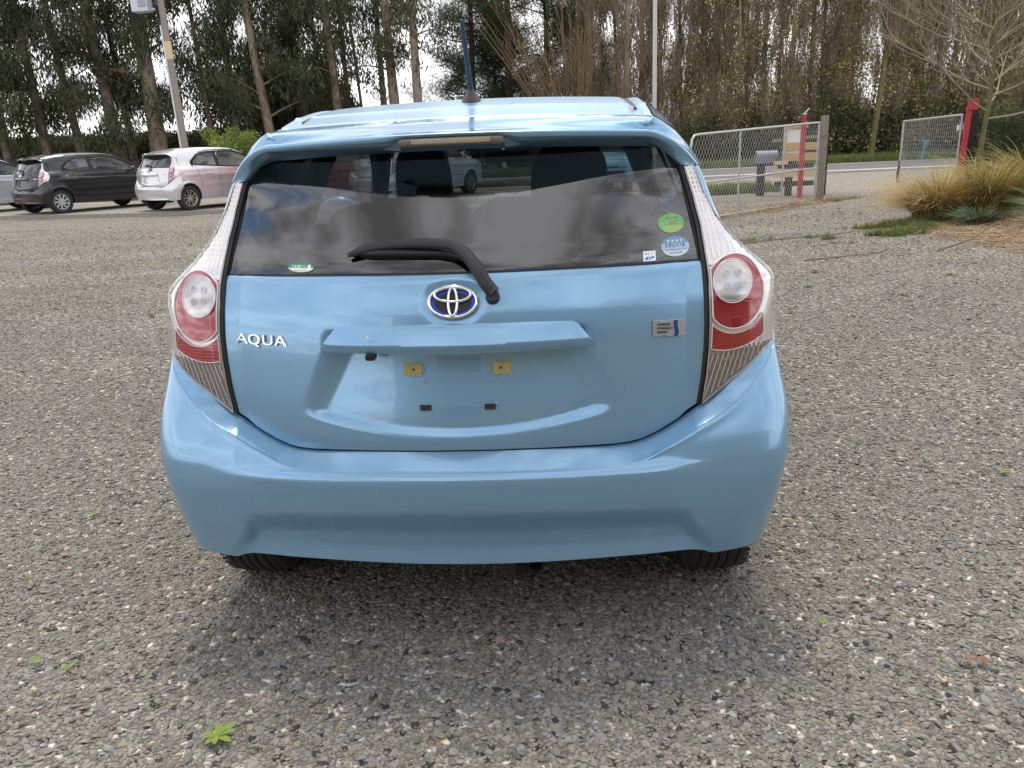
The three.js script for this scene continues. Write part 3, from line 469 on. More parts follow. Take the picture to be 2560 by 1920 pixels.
  const frame = [[-2.98, 0.975], [-2.0, 0.98], [-1.53, 1.007], [-1.1, 1.04], [-0.88, 1.06], [-0.77, 1.12], [-0.95, 1.27], [-1.14, 1.345], [-1.32, 1.37], [-1.9, 1.386], [-2.23, 1.365], [-2.53, 1.245], [-2.78, 1.115]];
  // body above the sill: lower part and pillars are trimmed around the window band
  const lowTop = [[-0.45, 1.06], [-0.77, 1.06], [-0.88, 1.06], [-1.1, 1.04], [-1.53, 1.007], [-2.0, 0.98], [-2.98, 0.975], [-3.06, 0.985]];
  const fender = [[-3.06, 0.975], [-3.3, 0.93], [-3.6, 0.83], [-3.75, 0.74]];
  const bottom = [[-3.75, 0.5], [-3.5, 0.25]];
  const low = [...lowTop, ...fender, [-3.75, 0.24], [AX_F - 0.333, 0.24], ...archF.slice().reverse().map((p) => [p[0], Math.max(p[1], 0.24)]), [AX_F + 0.333, 0.205], [AX_R - 0.333, 0.205], ...archR.slice().reverse().filter((p) => p[0] < -0.405), [-0.405, 0.564], [-0.405, 0.79], [-0.45, 0.79]];
  const doorGap = (pts) => pts;
  CAR.side = [], CAR.upper = [], CAR.frame = [], CAR.seams = [], CAR.sideWin = [];
  const crease = (z, y) => { const c1 = y - lerp(0.83, 0.78, clamp((-z - 0.4) / 2.6, 0, 1)); return 0.01 * Math.exp(-((c1 / 0.05) ** 2)) * sstep(-0.45, -0.7, z) - 0.014 * Math.exp(-(((y - 0.66) / 0.07) ** 2)) * sstep(-0.9, -1.2, z) * sstep(-2.9, -2.6, z); };
  const archLip = (z, y) => { let d = 0; for (const c of [AX_R, AX_F]) { const r = Math.hypot(z - c, y - 0.295); d += 0.014 * Math.exp(-(((r - 0.34) / 0.035) ** 2)); } return d; };
  const bodyMap = (z, y) => V(sideX(y, z) + crease(z, y) + (y < 0.75 ? archLip(z, y) : 0) , y, z);
  const sideG = trim(low.slice().reverse(), 0.035, 0.025, bodyMap, { flange: 0.03, flip: -1 });
  const upG = trim([[-0.45, 1.06], [-0.77, 1.06], [-0.77, 1.12], [-0.95, 1.27], [-1.14, 1.345], [-1.32, 1.37], [-1.9, 1.386], [-2.23, 1.365], [-2.53, 1.245], [-2.78, 1.115], [-2.98, 0.975], ...apillar.slice().reverse(), ...roofLine.slice().reverse()], 0.03, 0.02, sideMap, { flip: -1 });
  const frameG = trim(frame, 0.06, 0.03, (z, y) => V(sideX(y, z) - 0.006, y, z), { flip: -1 });
  const framePieces = []; // black surround with real window openings: strips between frame and glass outlines
  const strips = (outline, inner) => { const o = densify(outline, 0.05), n = o.length; };
  const ringOf = (poly, w) => { const d = densify(poly, 0.04).map(([z, y]) => V(sideX(y, z) - 0.001, y, z)); return tube(d, w, 5, true); };
  framePieces.push(ringOf(win.front, 0.012), ringOf(win.rear, 0.012));
  framePieces.push(trim([[-1.485, 1.02], [-1.485, 1.36], [-1.585, 1.36], [-1.585, 1.01]], 0.03, 0.03, (z, y) => V(sideX(y, z) - 0.002, y, z), { flip: -1 }));
  framePieces.push(ringOf(frame, 0.014));
  const seamLine = (pts, r = 0.0045) => tube(densify(pts, 0.04, false).map(([z, y]) => { const p = bodyMap(z, y); p.x -= 0.0015; return p; }), r, 4);
  const seams = [seamLine([[-1.53, 1.0], [-1.53, 0.6], [-1.56, 0.36], [-1.6, 0.25]]), seamLine([[-0.86, 1.055], [-0.9, 0.9], [-0.96, 0.72], [-1.02, 0.55]]), seamLine([[-2.72, 0.96], [-2.74, 0.6], [-2.72, 0.25]]), seamLine([[-1.0, 0.26], [-2.74, 0.26]]), seamLine([[-2.72, 0.96], [-3.0, 0.95]])];
  const handles = [[-1.22, 0.845], [-2.05, 0.83]].map(([z, y]) => { const g = new RoundedBoxGeometry(0.03, 0.028, 0.19, 3, 0.012); g.translate(bodyMap(z, y).x + 0.018, y, z); return g; });
  CAR.handlesR = handles; CAR.sideR = sideG; CAR.upR = upG; CAR.frameR = merge(framePieces); CAR.seamsR = merge(seams); CAR.winR = Object.values(CAR.win);
  const mir = new THREE.SphereGeometry(1, 20, 14); mir.scale(0.105, 0.072, 0.06); mir.translate(0.955, 1.02, -2.62); const stalk = bar(V(0.83, 0.985, -2.66), V(0.92, 1.0, -2.63), 0.03, 0.05); CAR.mirrorR = [mir, stalk]; const mg = new THREE.CircleGeometry(1, 20); mg.scale(0.085, 0.055, 1); mg.translate(0.955, 1.02, -2.557); CAR.mirrorGlassR = mg;
  // ---- nose: bonnet, screen, front face
  const bonC = pchip([-4.0, -3.85, -3.6, -3.3, -3.0, -2.75], [0.6, 0.72, 0.815, 0.9, 0.96, 1.0]);
  CAR.bonnet = gridSurf((u, z) => { const w = sideX(Math.min(0.9, belt(z)), z) - 0.02, x = u * w, e = Math.abs(u) ** 4; return V(x, bonC(z) - 0.03 * u * u - 0.035 * e, z); }, lin(-1, 1, 32), lin(-2.98, -3.78, 24), 1, false);
  CAR.screen = gridSurf((u, v) => { const z = lerp(-3.02, -2.13, v), y = lerp(0.975, roofY(0, -2.13), v) + 0.03 * Math.sin(v * Math.PI), w = lerp(0.7, 0.53, v); const x = u * w; return V(x, y - 0.05 * x * x, z + 0.22 * x * x * (1 - v * 0.4)); }, lin(-1, 1, 20), lin(0, 1, 14), -1, false);
  CAR.cowl = gridSurf((u, v) => { const w = lerp(0.76, 0.7, v), x = u * w; return V(x, lerp(bonC(-2.95) - 0.02, 0.98, v) - 0.05 * x * x, lerp(-2.95, -3.02, 1 - v) + 0.2 * x * x + 0.0); }, lin(-1, 1, 12), lin(0, 1, 3), 1, false);
  const noseZ = pchip([0.15, 0.25, 0.45, 0.6, 0.75, 0.85], [-3.93, -3.97, -3.99, -3.95, -3.82, -3.6]);
  CAR.nose = gridSurf((u, y) => { const a = Math.abs(u), W = sideX(Math.min(y, 0.9), -3.75), z0 = noseZ(y); const x = W * Math.sin((a * Math.PI) / 2) ** 0.75, z = z0 + (-3.74 - z0) * (1 - Math.cos((a * Math.PI) / 2)) ** 0.9; return V(Math.sign(u) * x, y, z); }, lin(-1, 1, 40), lin(0.22, 0.77, 16), -1, false);
  const headPoly = []; CAR.headlamp = [1, -1].map((sg) => gridSurf((u, v) => { const z = lerp(-3.4, -3.86, u), y = lerp(0.66, 0.86 - 0.16 * u, v * (0.35 + 0.65 * Math.sin(Math.PI * (0.25 + 0.6 * u)))); const W = sideX(y, Math.max(z, -3.75)), x = lerp(W + 0.012, 0.52, sstep(0.35, 1, u)); return V(sg * x, y, z - 0.03 * sstep(0.4, 1, u)); }, lin(0, 1, 14), lin(0, 1, 6), sg, false));
  // ---- floor pan, wheel wells and cabin tub
  const tub = [box(1.5, 0.03, 2.1, 0, 0.24, -1.9), box(1.0, 0.03, 0.7, 0, 0.27, -0.6), box(1.1, 0.03, 0.9, 0, 0.25, -3.3)];
  for (const c of [AX_R, AX_F]) for (const sg of [1, -1]) { tub.push(gridSurf((u, v) => V(sg * lerp(0.58, 0.82, v), 0.3 + 0.345 * Math.sin(u), c + 0.345 * Math.cos(u)), lin(0.05, Math.PI - 0.05, 20), [0, 1], 1, false)); const d = new THREE.CircleGeometry(0.345, 24, 0, Math.PI); d.rotateY(Math.PI / 2); d.translate(sg * 0.58, 0.3, c); tub.push(d); }
  const beam = new THREE.CylinderGeometry(0.04, 0.04, 1.1, 10); beam.rotateZ(Math.PI / 2); beam.translate(0, 0.22, -0.72); tub.push(beam); const muf = new THREE.CapsuleGeometry(0.085, 0.42, 4, 14); muf.rotateZ(Math.PI / 2); muf.translate(0.15, 0.25, -0.36); tub.push(muf); for (const sg of [1, -1]) tub.push(box(0.06, 0.3, 0.08, sg * 0.5, 0.36, -0.62, 0.01), box(0.05, 0.05, 0.6, sg * 0.48, 0.22, -0.9, 0.01));
  CAR.under = merge(tub);
  const cabin = [box(1.42, 0.42, 0.03, 0, 0.76, -3.0), box(1.4, 0.02, 2.4, 0, 0.45, -1.9), box(1.38, 0.02, 0.75, 0, 0.66, -0.62)];
  for (const sg of [1, -1]) { // door cards and pillar linings
    cabin.push(gridSurf((z, y) => V(sg * (sideX(y, z) - 0.045), y, z), lin(-0.5, -3.0, 24), lin(0.3, 0.98, 6), -sg, false));
    cabin.push(gridSurf((z, y) => V(sg * (sideX(y, z) - 0.04), y, z), lin(-0.5, -0.8, 6), lin(0.98, 1.36, 8), -sg, false));
    cabin.push(trim([[-1.48, 1.0], [-1.48, 1.38], [-1.6, 1.38], [-1.6, 1.0]].map(([z, y]) => [z, y]), 0.05, 0.05, (z, y) => V(sg * (sideX(y, z) - 0.035), y, z)));
    cabin.push(tube(apillar.map(([z, y]) => V(sg * (sideX(y, z) - 0.03), y, z)), 0.035, 6));
    const hang = [[-0.8, 1.0], [-0.8, 1.17], [-1.0, 1.3], [-1.16, 1.36], [-1.34, 1.39], [-1.9, 1.4], [-2.2, 1.38]];
    cabin.push(tube(hang.map(([z, y]) => V(sg * (sideX(y, z) - 0.03), y, z)), 0.03, 6));
  }
  CAR.cabin = merge(cabin);
  CAR.lining = gridSurf((x, z) => V(x, roofY(x, z) - 0.03, z), lin(-0.56, 0.56, 12), lin(-0.5, -2.12, 16), -1, false);
  CAR.dash = merge([(() => { const g = new RoundedBoxGeometry(1.4, 0.16, 0.5, 4, 0.06); g.translate(0, 0.895, -2.78); return g; })(), (() => { const g = new RoundedBoxGeometry(0.36, 0.12, 0.2, 4, 0.05); g.translate(0.04, 0.985, -2.74); return g; })()]);
  const seatBack = (x, z, w, h, top) => { const sh = (u, v) => { const a = v * h; const ww = w * (1 - 0.1 * v) * 0.5; return V(x + Math.sin(u) * ww, 0.5 + a, z + 0.16 * v * (h / 0.6) + Math.cos(u) * 0.065 * (1 - 0.25 * v)); }; const g = gridSurf(sh, lin(0, Math.PI * 2, 24), lin(0, 1, 8), 1, false); const head = new RoundedBoxGeometry(w * 0.5, 0.22, 0.11, 4, 0.05); return g; };
  const outlineSeat = (w, hw, h0, h1, n = 30) => { // one-piece front seat seen from behind: broad back narrowing to a rounded head
    const s = new THREE.Shape(); s.moveTo(-w, h0); s.lineTo(w, h0); s.bezierCurveTo(w * 1.02, h0 + 0.3, w * 0.98, h0 + 0.4, w * 0.8, 1.0); s.bezierCurveTo(w * 0.66, 1.055, hw, 1.06, hw, 1.12); s.bezierCurveTo(hw * 0.98, 1.25, hw * 0.86, h1, hw * 0.5, h1); s.lineTo(-hw * 0.5, h1); s.bezierCurveTo(-hw * 0.86, h1, -hw * 0.98, 1.25, -hw, 1.12); s.bezierCurveTo(-hw, 1.06, -w * 0.66, 1.055, -w * 0.8, 1.0); s.bezierCurveTo(-w * 0.98, h0 + 0.4, -w * 1.02, h0 + 0.3, -w, h0); return s; };
  CAR.seatFront = [[-0.385, 1.312], [0.32, 1.292]].map(([x, h]) => { const g = new THREE.ExtrudeGeometry(outlineSeat(0.25, x > 0 ? 0.165 : 0.115, 0.5, h), { depth: 0.06, bevelEnabled: true, bevelSize: 0.02, bevelThickness: 0.03, bevelSegments: 3, curveSegments: 14 }); g.rotateX(0.12); g.translate(x, 0.02, -2.28); return g; });
  const bench = (x0, x1) => { const s = new THREE.Shape(), r = 0.09; s.moveTo(x0, 0.5); s.lineTo(x1, 0.5); s.lineTo(x1, 1.03); s.bezierCurveTo(x1, 1.07, x1 - 0.03, 1.105, x1 - 0.12, 1.112); s.lineTo(x0 + 0.12, 1.112); s.bezierCurveTo(x0 + 0.03, 1.105, x0, 1.07, x0, 1.03); s.lineTo(x0, 0.5); const g = new THREE.ExtrudeGeometry(s, { depth: 0.1, bevelEnabled: true, bevelSize: 0.012, bevelThickness: 0.02, bevelSegments: 2, curveSegments: 12 }); g.translate(0, 0, -1.42); return g; };
  CAR.seatRear = [bench(-0.64, -0.095), bench(-0.07, 0.64)];
  CAR.cushions = merge([box(0.5, 0.14, 0.5, -0.37, 0.52, -2.0, 0.05), box(0.5, 0.14, 0.5, 0.37, 0.52, -2.0, 0.05), box(1.26, 0.16, 0.5, 0, 0.52, -1.22, 0.05)]);
  const wheelS = new THREE.TorusGeometry(0.18, 0.015, 8, 32); wheelS.rotateX(-0.4); wheelS.translate(0.37, 0.98, -2.5); CAR.steer = wheelS;
  const rv = new RoundedBoxGeometry(0.236, 0.066, 0.03, 5, 0.014); rv.rotateZ(0.01); rv.translate(0.001, 1.272, -2.5); CAR.rvMirror = merge([rv, box(0.02, 0.03, 0.02, 0.005, 1.232, -2.5), box(0.018, 0.07, 0.018, 0.0, 1.33, -2.5)]);
  CAR.rvBox = box(0.05, 0.075, 0.03, -0.165, 1.3, -2.52);
  CAR.visor = box(0.34, 0.05, 0.02, 0.36, 1.335, -2.35, 0.009);
  // ---- wheels
  const tp = [[0.2, -0.078], [0.252, -0.088], [0.284, -0.084], [0.293, -0.074], [0.2975, -0.058]]; // radius, across
  const treads = []; for (const [a, b] of [[-0.052, -0.029], [-0.021, -0.003], [0.003, 0.021], [0.029, 0.052]]) treads.push([0.299, a], [0.299, b], [0.291, b + 0.001], [0.291, b + 0.006]);
  treads.pop(); treads.pop();
  const prof = [...tp, [0.291, -0.057], [0.291, -0.053], ...treads, [0.291, 0.053], [0.291, 0.057], ...tp.slice().reverse().map(([r, a]) => [r, -a])];
  const ty = new THREE.LatheGeometry(prof.map(([r, a]) => new THREE.Vector2(r, a)), 72); ty.rotateZ(-Math.PI / 2);
  const lugs = []; for (let i = 0; i < 64; i++) for (const sg of [1, -1]) { const a = (i / 64) * Math.PI * 2, g = new THREE.BoxGeometry(0.022, 0.006, 0.012); g.translate(sg * 0.066, 0.2935, 0); g.rotateZ(-sg * 0.05); g.rotateX(a); lugs.push(g); }
  CAR.tyre = merge([ty, ...lugs]);
  const barrel = new THREE.LatheGeometry([[0.2, -0.075], [0.19, -0.07], [0.175, -0.03], [0.175, 0.05], [0.195, 0.066], [0.203, 0.076]].map(([r, a]) => new THREE.Vector2(r, a)), 40); barrel.rotateZ(-Math.PI / 2);
  const hub = new THREE.CylinderGeometry(0.05, 0.055, 0.03, 24); hub.rotateZ(-Math.PI / 2); hub.translate(0.055, 0, 0);
  const spoke = (n, f) => { const l = []; for (let i = 0; i < n; i++) for (const g of f()) { g.rotateX((i / n) * Math.PI * 2); l.push(g); } return l; };
  CAR.rimSpoke = merge([barrel.clone(), hub.clone(), ...spoke(5, () => { const a = bar(V(0.06, 0.03, 0.01), V(0.062, 0.195, 0.052), 0.02, 0.022, 0.004), b = bar(V(0.06, 0.03, -0.01), V(0.062, 0.195, -0.052), 0.02, 0.022, 0.004); return [a, b]; })]);
  const disc = new THREE.CylinderGeometry(0.202, 0.202, 0.012, 40); disc.rotateZ(-Math.PI / 2); disc.translate(0.045, 0, 0);
  CAR.rimCap = merge([barrel.clone(), hub.clone(), ...spoke(9, () => [bar(V(0.064, 0.045, 0.0), V(0.064, 0.19, 0.045), 0.018, 0.046, 0.006)]), (() => { const t = new THREE.TorusGeometry(0.193, 0.012, 8, 40); t.rotateY(Math.PI / 2); t.translate(0.062, 0, 0); return t; })()]);
  CAR.brake = (() => { const d = new THREE.CylinderGeometry(0.168, 0.168, 0.03, 30); d.rotateZ(Math.PI / 2); d.translate(0.02, 0, 0); return d; })();
  // ---- garnish over the plate bay
  const gp = [[-0.349, 0.8365], [-0.2, 0.8335], [0, 0.8325], [0.2, 0.8335], [0.349, 0.8365], [0.352, 0.842], [0.325, 0.876], [0.31, 0.893], [0.296, 0.899], [0.2, 0.902], [0, 0.9035], [-0.2, 0.902], [-0.296, 0.899], [-0.31, 0.893], [-0.325, 0.876], [-0.352, 0.842]];
  CAR.garnish = trim(gp, 0.008, 0.004, (x, y) => { const b = tz(0.9) - 0.335 * x * x, f = 0.856 - 0.02 * x * x; const edge = 0.05 * clamp((Math.abs(x) - 0.3) / 0.05, 0, 1) ** 2; return V(x, y, b + 0.004 + (y > f ? 0.03 * clamp((0.903 - y) / 0.045, 0, 1) ** 0.9 : 0.0305 - 0.010 * clamp((f - y) / 0.022, 0, 1) ** 1.2) - edge * 0.25); }, { flange: 0.02 });
  CAR.wiperSpots = null;
}
const onGate = (x, y, d = 0) => { const p = gate(x, y), n = normalAt(gate, x, y); return { p: p.clone().addScaledVector(n, d), n }; };
function seat(g, x, y, d = 0.001, map = gate, spin = 0) { // lays a flat thing, drawn in xy, on the tail sheet
  const p = map(x, y), n = normalAt(map, x, y), r = V(1, 0, 0).addScaledVector(n, -n.x).normalize(), u = n.clone().cross(r), m = new THREE.Matrix4().makeBasis(r, u, n);
  if (spin) m.multiply(new THREE.Matrix4().makeRotationZ(spin));
  m.setPosition(p.addScaledVector(n, d)); g.applyMatrix4(m); return g;
}
function drape(g, x, y, d, map = gate) { // bends a thing drawn in xy so that it follows the sheet
  const p = g.attributes.position; for (let i = 0; i < p.count; i++) { const q = map(x + p.getX(i), y + p.getY(i)), n = normalAt(map, x + p.getX(i), y + p.getY(i)); q.addScaledVector(n, d + p.getZ(i)); p.setXYZ(i, q.x, q.y, q.z); } g.computeVertexNormals(); return g;
}
function oval(rx, ry, n = 40) { const g = new THREE.CircleGeometry(1, n); g.scale(rx, ry, 1); return g; }
function ring(cx, cy, rx, ry, w, h, n = 56) { // oval band with a rounded section
  const pts = []; for (let i = 0; i < n; i++) { const a = (i / n) * 2 * Math.PI; pts.push(V(cx + rx * Math.cos(a), cy + ry * Math.sin(a), 0)); } const g = tube(pts, w, 8, true); const p = g.attributes.position; for (let i = 0; i < p.count; i++) p.setZ(i, (p.getZ(i) * h) / w + h * 0.5); g.computeVertexNormals(); return g;
}
{ // emblem, lettering, badge
  CAR.emblem = { ring: seat(merge([ring(0, 0, 0.0598, 0.0398, 0.0052, 0.007), ring(0, 0.0175, 0.0455, 0.0185, 0.0049, 0.009), ring(0, -0.001, 0.0112, 0.0365, 0.0047, 0.0085)]), 0, 0.953, 0.004), blue: seat(oval(0.06, 0.04), 0, 0.953, 0.004), dark: seat(merge([oval(0.047, 0.028).translate(0, -0.002, 0)]), 0, 0.953, 0.0048) };
  const letters = []; const raw = new TextGeometry('AQUA', { font: fontThin, size: 0.026, depth: 0.004, curveSegments: 6, bevelEnabled: true, bevelSize: 0.0006, bevelThickness: 0.001, bevelSegments: 2 });
  raw.computeBoundingBox(); const bb = raw.boundingBox, sc = 0.158 / (bb.max.x - bb.min.x); raw.translate(-(bb.min.x + bb.max.x) / 2, -(bb.min.y + bb.max.y) / 2, 0); raw.scale(sc, 0.95, 1);
  CAR.script = drape(raw, -0.527, 0.852, 0.001);
  const b = new THREE.Shape(); const bw = 0.045, bh = 0.0205; b.moveTo(-bw, -bh); b.lineTo(-bw * 0.45, -bh); b.lineTo(-bw * 0.42, -bh + 0.003); b.lineTo(-bw * 0.2, -bh + 0.003); b.lineTo(-bw * 0.16, -bh); b.lineTo(bw - 0.01, -bh); b.quadraticCurveTo(bw, -bh, bw, -bh * 0.4); b.lineTo(bw, bh * 0.4); b.quadraticCurveTo(bw, bh, bw - 0.01, bh); b.lineTo(-bw * 0.1, bh); b.lineTo(-bw * 0.15, bh - 0.003); b.lineTo(-bw * 0.45, bh - 0.003); b.lineTo(-bw * 0.5, bh); b.lineTo(-bw, bh); b.closePath();
  CAR.badge = seat(new THREE.ExtrudeGeometry(b, { depth: 0.003, bevelEnabled: true, bevelSize: 0.001, bevelThickness: 0.0012, bevelSegments: 2 }), 0.545, 0.857, 0.001);
  const st = new THREE.Shape(); st.moveTo(0.012, -bh); st.bezierCurveTo(0.022, -bh * 0.3, 0.006, bh * 0.3, 0.014, bh); st.lineTo(0.025, bh); st.bezierCurveTo(0.017, bh * 0.3, 0.033, -bh * 0.3, 0.023, -bh); st.closePath();
  CAR.badgeStripe = seat(new THREE.ExtrudeGeometry(st, { depth: 0.0008, bevelEnabled: false }), 0.545, 0.857, 0.0054);
  const lines = ['HYBRID', 'SYNERGY', 'DRIVE'].map((t, i) => { const g = new TextGeometry(t, { font, size: 0.0066, depth: 0.0006, curveSegments: 3 }); g.scale(1.15, 1, 1); g.translate(-0.036, 0.0065 - i * 0.0098, 0); return g; });
  CAR.badgeText = seat(merge(lines), 0.545, 0.857, 0.0054);
  CAR.smallBadge = seat(box(0.085, 0.028, 0.004), 0.545, 0.857, 0.003);
}
const LIFT = 0.04;
const glassPart = (parent, name, g, m) => part(parent, name, g, m);
function addWheel(car, x, z, rim, rimMat) {
  const w = new THREE.Group(); w.name = 'wheel'; w.position.set(x, WHEEL_R - LIFT, z); if (x < 0) w.rotation.y = Math.PI; car.add(w);
  part(w, 'tyre', CAR.tyre, MAT.rubber); part(w, 'rim', CAR[rim], rimMat); part(w, 'brake_disc', CAR.brake, MAT.steel); return w;
}
function makeCar(label, group, { paint, side = paint, rim = 'rimSpoke', rimMat = MAT.alloy, rearGlass = MAT.glassFar, hero = false, garnish = paint, roofPaint = paint, bumperPaint = paint, tint = MAT.glassDark }) {
  const car = thing('hatchback_car', label, 'car', group);
  const P = (n, g, m, p = car) => part(p, n, g, m);
  const bumper = P('bumper', CAR.bumper, bumperPaint);
  const gatePart = P('tailgate', CAR.gate, paint);
  P('garnish', CAR.garnish, garnish, gatePart);
  P('inner_shell', CAR.inner, MAT.seal);
  const emb = P('emblem', CAR.emblem.ring, MAT.chrome, gatePart);
  P('emblem_back', CAR.emblem.blue, MAT.emblemBlue, gatePart); P('emblem_field', CAR.emblem.dark, MAT.emblemDark, gatePart);
  if (hero) { P('model_lettering', CAR.script, MAT.chrome, gatePart); P('badge', CAR.badge, MAT.badge, gatePart); P('badge_stripe', CAR.badgeStripe, MAT.badgeBlue, gatePart); P('badge_lettering', CAR.badgeText, MAT.trim, gatePart); }
  else P('badge', CAR.smallBadge, MAT.badge, gatePart);
  const win = P('rear_window', CAR.rearGlass, rearGlass);
  P('window_seal', CAR.glassEdge, MAT.seal, win);
  CAR.lamps.forEach((o, i) => {
    const l = P('tail_lamp', o.body, MAT.silverLens);
    P('lamp_foot', o.foot, MAT.smokeLens, l); P('red_ring', o.ring, MAT.red, l); P('clear_lens', o.eye, MAT.lensWhite, l); P('red_reflector', o.low, MAT.redDeep, l); P('lamp_cover', o.cover, MAT.cover, l); P('lens_rim', o.rims, MAT.lampEdge, l); P('led_ring', o.leds, MAT.lensGrey, l); for (const q of o.ribs) P('rib', q, MAT.lampEdge, l); P('lamp_frame', o.edge, MAT.lensGrey, l); P('lamp_seal', CAR.lampSeal[i], MAT.seal, l);
  });
  const sp = P('spoiler', CAR.spoiler, paint);
  const sl = P('brake_lamp', CAR.stopLamp, MAT.amberDark, sp); for (const g of CAR.stopFairing) P('lamp_fairing', g, paint, sp);
  const roof = P('roof', CAR.roof, roofPaint); for (const g of CAR.roofMould) P('roof_moulding', g, MAT.mould ??= std('#5d5450', 0.7), roof);
  for (const sg of [1, -1]) {
    const f = (g) => (sg > 0 ? g : mirrorOf(g));
    const body = P('side_panel', [f(CAR.sideR), f(CAR.upR), CAR.strip[sg > 0 ? 0 : 1]], side);
    P('door_seam', f(CAR.seamsR), MAT.seal, body); P('window_frame', f(CAR.frameR), MAT.trim, body);
    P('side_window', f(CAR.winR[0]), MAT.glass, body); P('side_window', f(CAR.winR[1]), tint, body);
    for (const h of CAR.handlesR) P('door_handle', f(h), side, body);
    const m = P('door_mirror', CAR.mirrorR.map(f), side); P('mirror_glass', f(CAR.mirrorGlassR), MAT.chrome, m);
  }
  P('bonnet', CAR.bonnet, paint); P('windscreen', CAR.screen, MAT.glass); P('cowl', CAR.cowl, MAT.trim); P('front_bumper', CAR.nose, paint);
  for (const h of CAR.headlamp) P('headlamp', h, MAT.silverLens);
  P('floor_pan', CAR.under, MAT.under); P('cabin', CAR.cabin, MAT.cabin); P('roof_lining', CAR.lining, MAT.roofLining); P('dashboard', CAR.dash, MAT.dash);
  for (const s of CAR.seatFront) P('front_seat', s, MAT.seat); for (const s of CAR.seatRear) P('rear_seat', s, MAT.seat); P('seat_cushion', CAR.cushions, MAT.seat);
  P('steering_wheel', CAR.steer, MAT.seat); const rv = P('interior_mirror', CAR.rvMirror, MAT.seat);
  if (hero) { P('windscreen_sensor', CAR.rvBox, MAT.seat); P('sun_visor', CAR.visor, MAT.seat); }
  for (const [x, z] of [[0.735, AX_R], [-0.735, AX_R], [0.735, AX_F], [-0.735, AX_F]]) addWheel(car, x, z, rim, rimMat);
  // wiper on the tailgate
  const W = (x, y, d) => { const o = onGate(x, y, d); return o.p; };
  const wiper = P('rear_wiper', CAR.wiperArm ??= (() => {
    const sweep = (pts, ws, hs) => { const c = new THREE.CatmullRomCurve3(pts, false, 'centripetal').getPoints(28), pos = [], idx = []; const N = V(0, 0.35, 0.94).normalize();
      c.forEach((p, i) => { const t = i / 28, T = (c[Math.min(i + 1, 28)].clone().sub(c[Math.max(i - 1, 0)])).normalize(), B = N.clone().cross(T).normalize(), w = pchip(ws[0], ws[1])(t), h = pchip(hs[0], hs[1])(t); for (const [b, n] of [[-1, 0], [-0.85, 0.75], [-0.4, 1], [0.4, 1], [0.85, 0.75], [1, 0]]) { const q = p.clone().addScaledVector(B, b * w).addScaledVector(N, n * h - 0.004); pos.push(q.x, q.y, q.z); } });
      for (let i = 0; i < 28; i++) for (let k = 0; k < 5; k++) { const a = i * 6 + k; idx.push(a, a + 1, a + 7, a, a + 7, a + 6); } idx.push(0, 1, 2, 0, 2, 3, 0, 3, 4, 0, 4, 5); const e = 28 * 6; idx.push(e, e + 2, e + 1, e, e + 3, e + 2, e, e + 4, e + 3, e, e + 5, e + 4); return build(pos, null, null, idx); };
    return sweep([W(0.105, 0.969, 0.02), W(0.085, 0.99, 0.024), W(0.062, 1.018, 0.03), W(0.03, 1.052, 0.034), W(0.0, 1.068, 0.034), W(-0.05, 1.0765, 0.03), W(-0.14, 1.081, 0.024), W(-0.22, 1.075, 0.02), W(-0.274, 1.06, 0.016)], [[0, 0.12, 0.3, 0.5, 0.8, 0.95, 1], [0.0155, 0.017, 0.0165, 0.0145, 0.0125, 0.009, 0.005]], [[0, 0.2, 0.5, 1], [0.02, 0.02, 0.013, 0.007]]);
  })(), MAT.wiper);
  P('wiper_blade', CAR.wiperBlade ??= (() => { const pts = lin(0, 1, 24).map((t) => { const x = lerp(-0.27, 0.035, t); return W(x, 1.0675 - 0.006 * t + 0.001 * Math.sin(t * 3.14) + (t > 0.8 ? -0.016 * ((t - 0.8) / 0.2) ** 2 : 0), 0.008); }); return tube(pts, (t) => 0.0145 * Math.min(1, (t + 0.02) * 5) * Math.min(1, (1.04 - t) * 6), 8, false, true, 0.6); })(), MAT.wiperDark, wiper);
  P('wiper_pivot', CAR.wiperHub ??= (() => { const o = onGate(0.104, 0.968, 0.0); const g = new THREE.CylinderGeometry(0.015, 0.02, 0.03, 16); g.applyQuaternion(new THREE.Quaternion().setFromUnitVectors(V(0, 1, 0), o.n)); g.translate(o.p.x - 0.004, o.p.y - 0.002, o.p.z + 0.01); return g; })(), MAT.wiperDark, wiper);
  if (hero) P('brake_lamp_cells', CAR.stopCell, MAT.amberLamp, sp); 
  return car;
}
const mirrored = new Map();
function mirrorOf(g) { let m = mirrored.get(g); if (!m) mirrored.set(g, (m = mirrorX(g))); return m; }
// ---------------------------------------------------------------- the blue car in front of us
const TONE = [0.494, 0.663, 0.792]; // the blue, as sRGB
const BLUE = paintOf('#7ea9ca', 0.5, 0.3);
const flake = dataTex(512, () => 0, true); // metallic flake: each texel its own slight tone
{ const r = rngOf(6), a = flake.image.data; for (let i = 0; i < a.length; i += 4) { const k = 0.965 + 0.07 * r(); for (let c = 0; c < 3; c++) a[i + c] = clamp(TONE[c] * k, 0, 1) * 255; } flake.repeat.set(2.2, 2.2); }
BLUE.color.set('#ffffff'); BLUE.map = flake;
const dusty = paintOf('#ffffff', 0.4, 0.4, { clearcoatRoughness: 0.28 }); // roof: dried water spots and fine dust
dusty.map = dataTex(512, (u, v, i, j) => { const n = fbm(u * 22, v * 22, 5, 4), sp = sstep(0.28, 0.5, fbm(u * 70, v * 70, 2, 3)), k = 0.04 * n + 0.12 * sp; return TONE.map((t, c) => lerp(t, [0.72, 0.74, 0.72][c], clamp(0.08 + k, 0, 1))); }, true); dusty.map.repeat.set(1.6, 1.6);
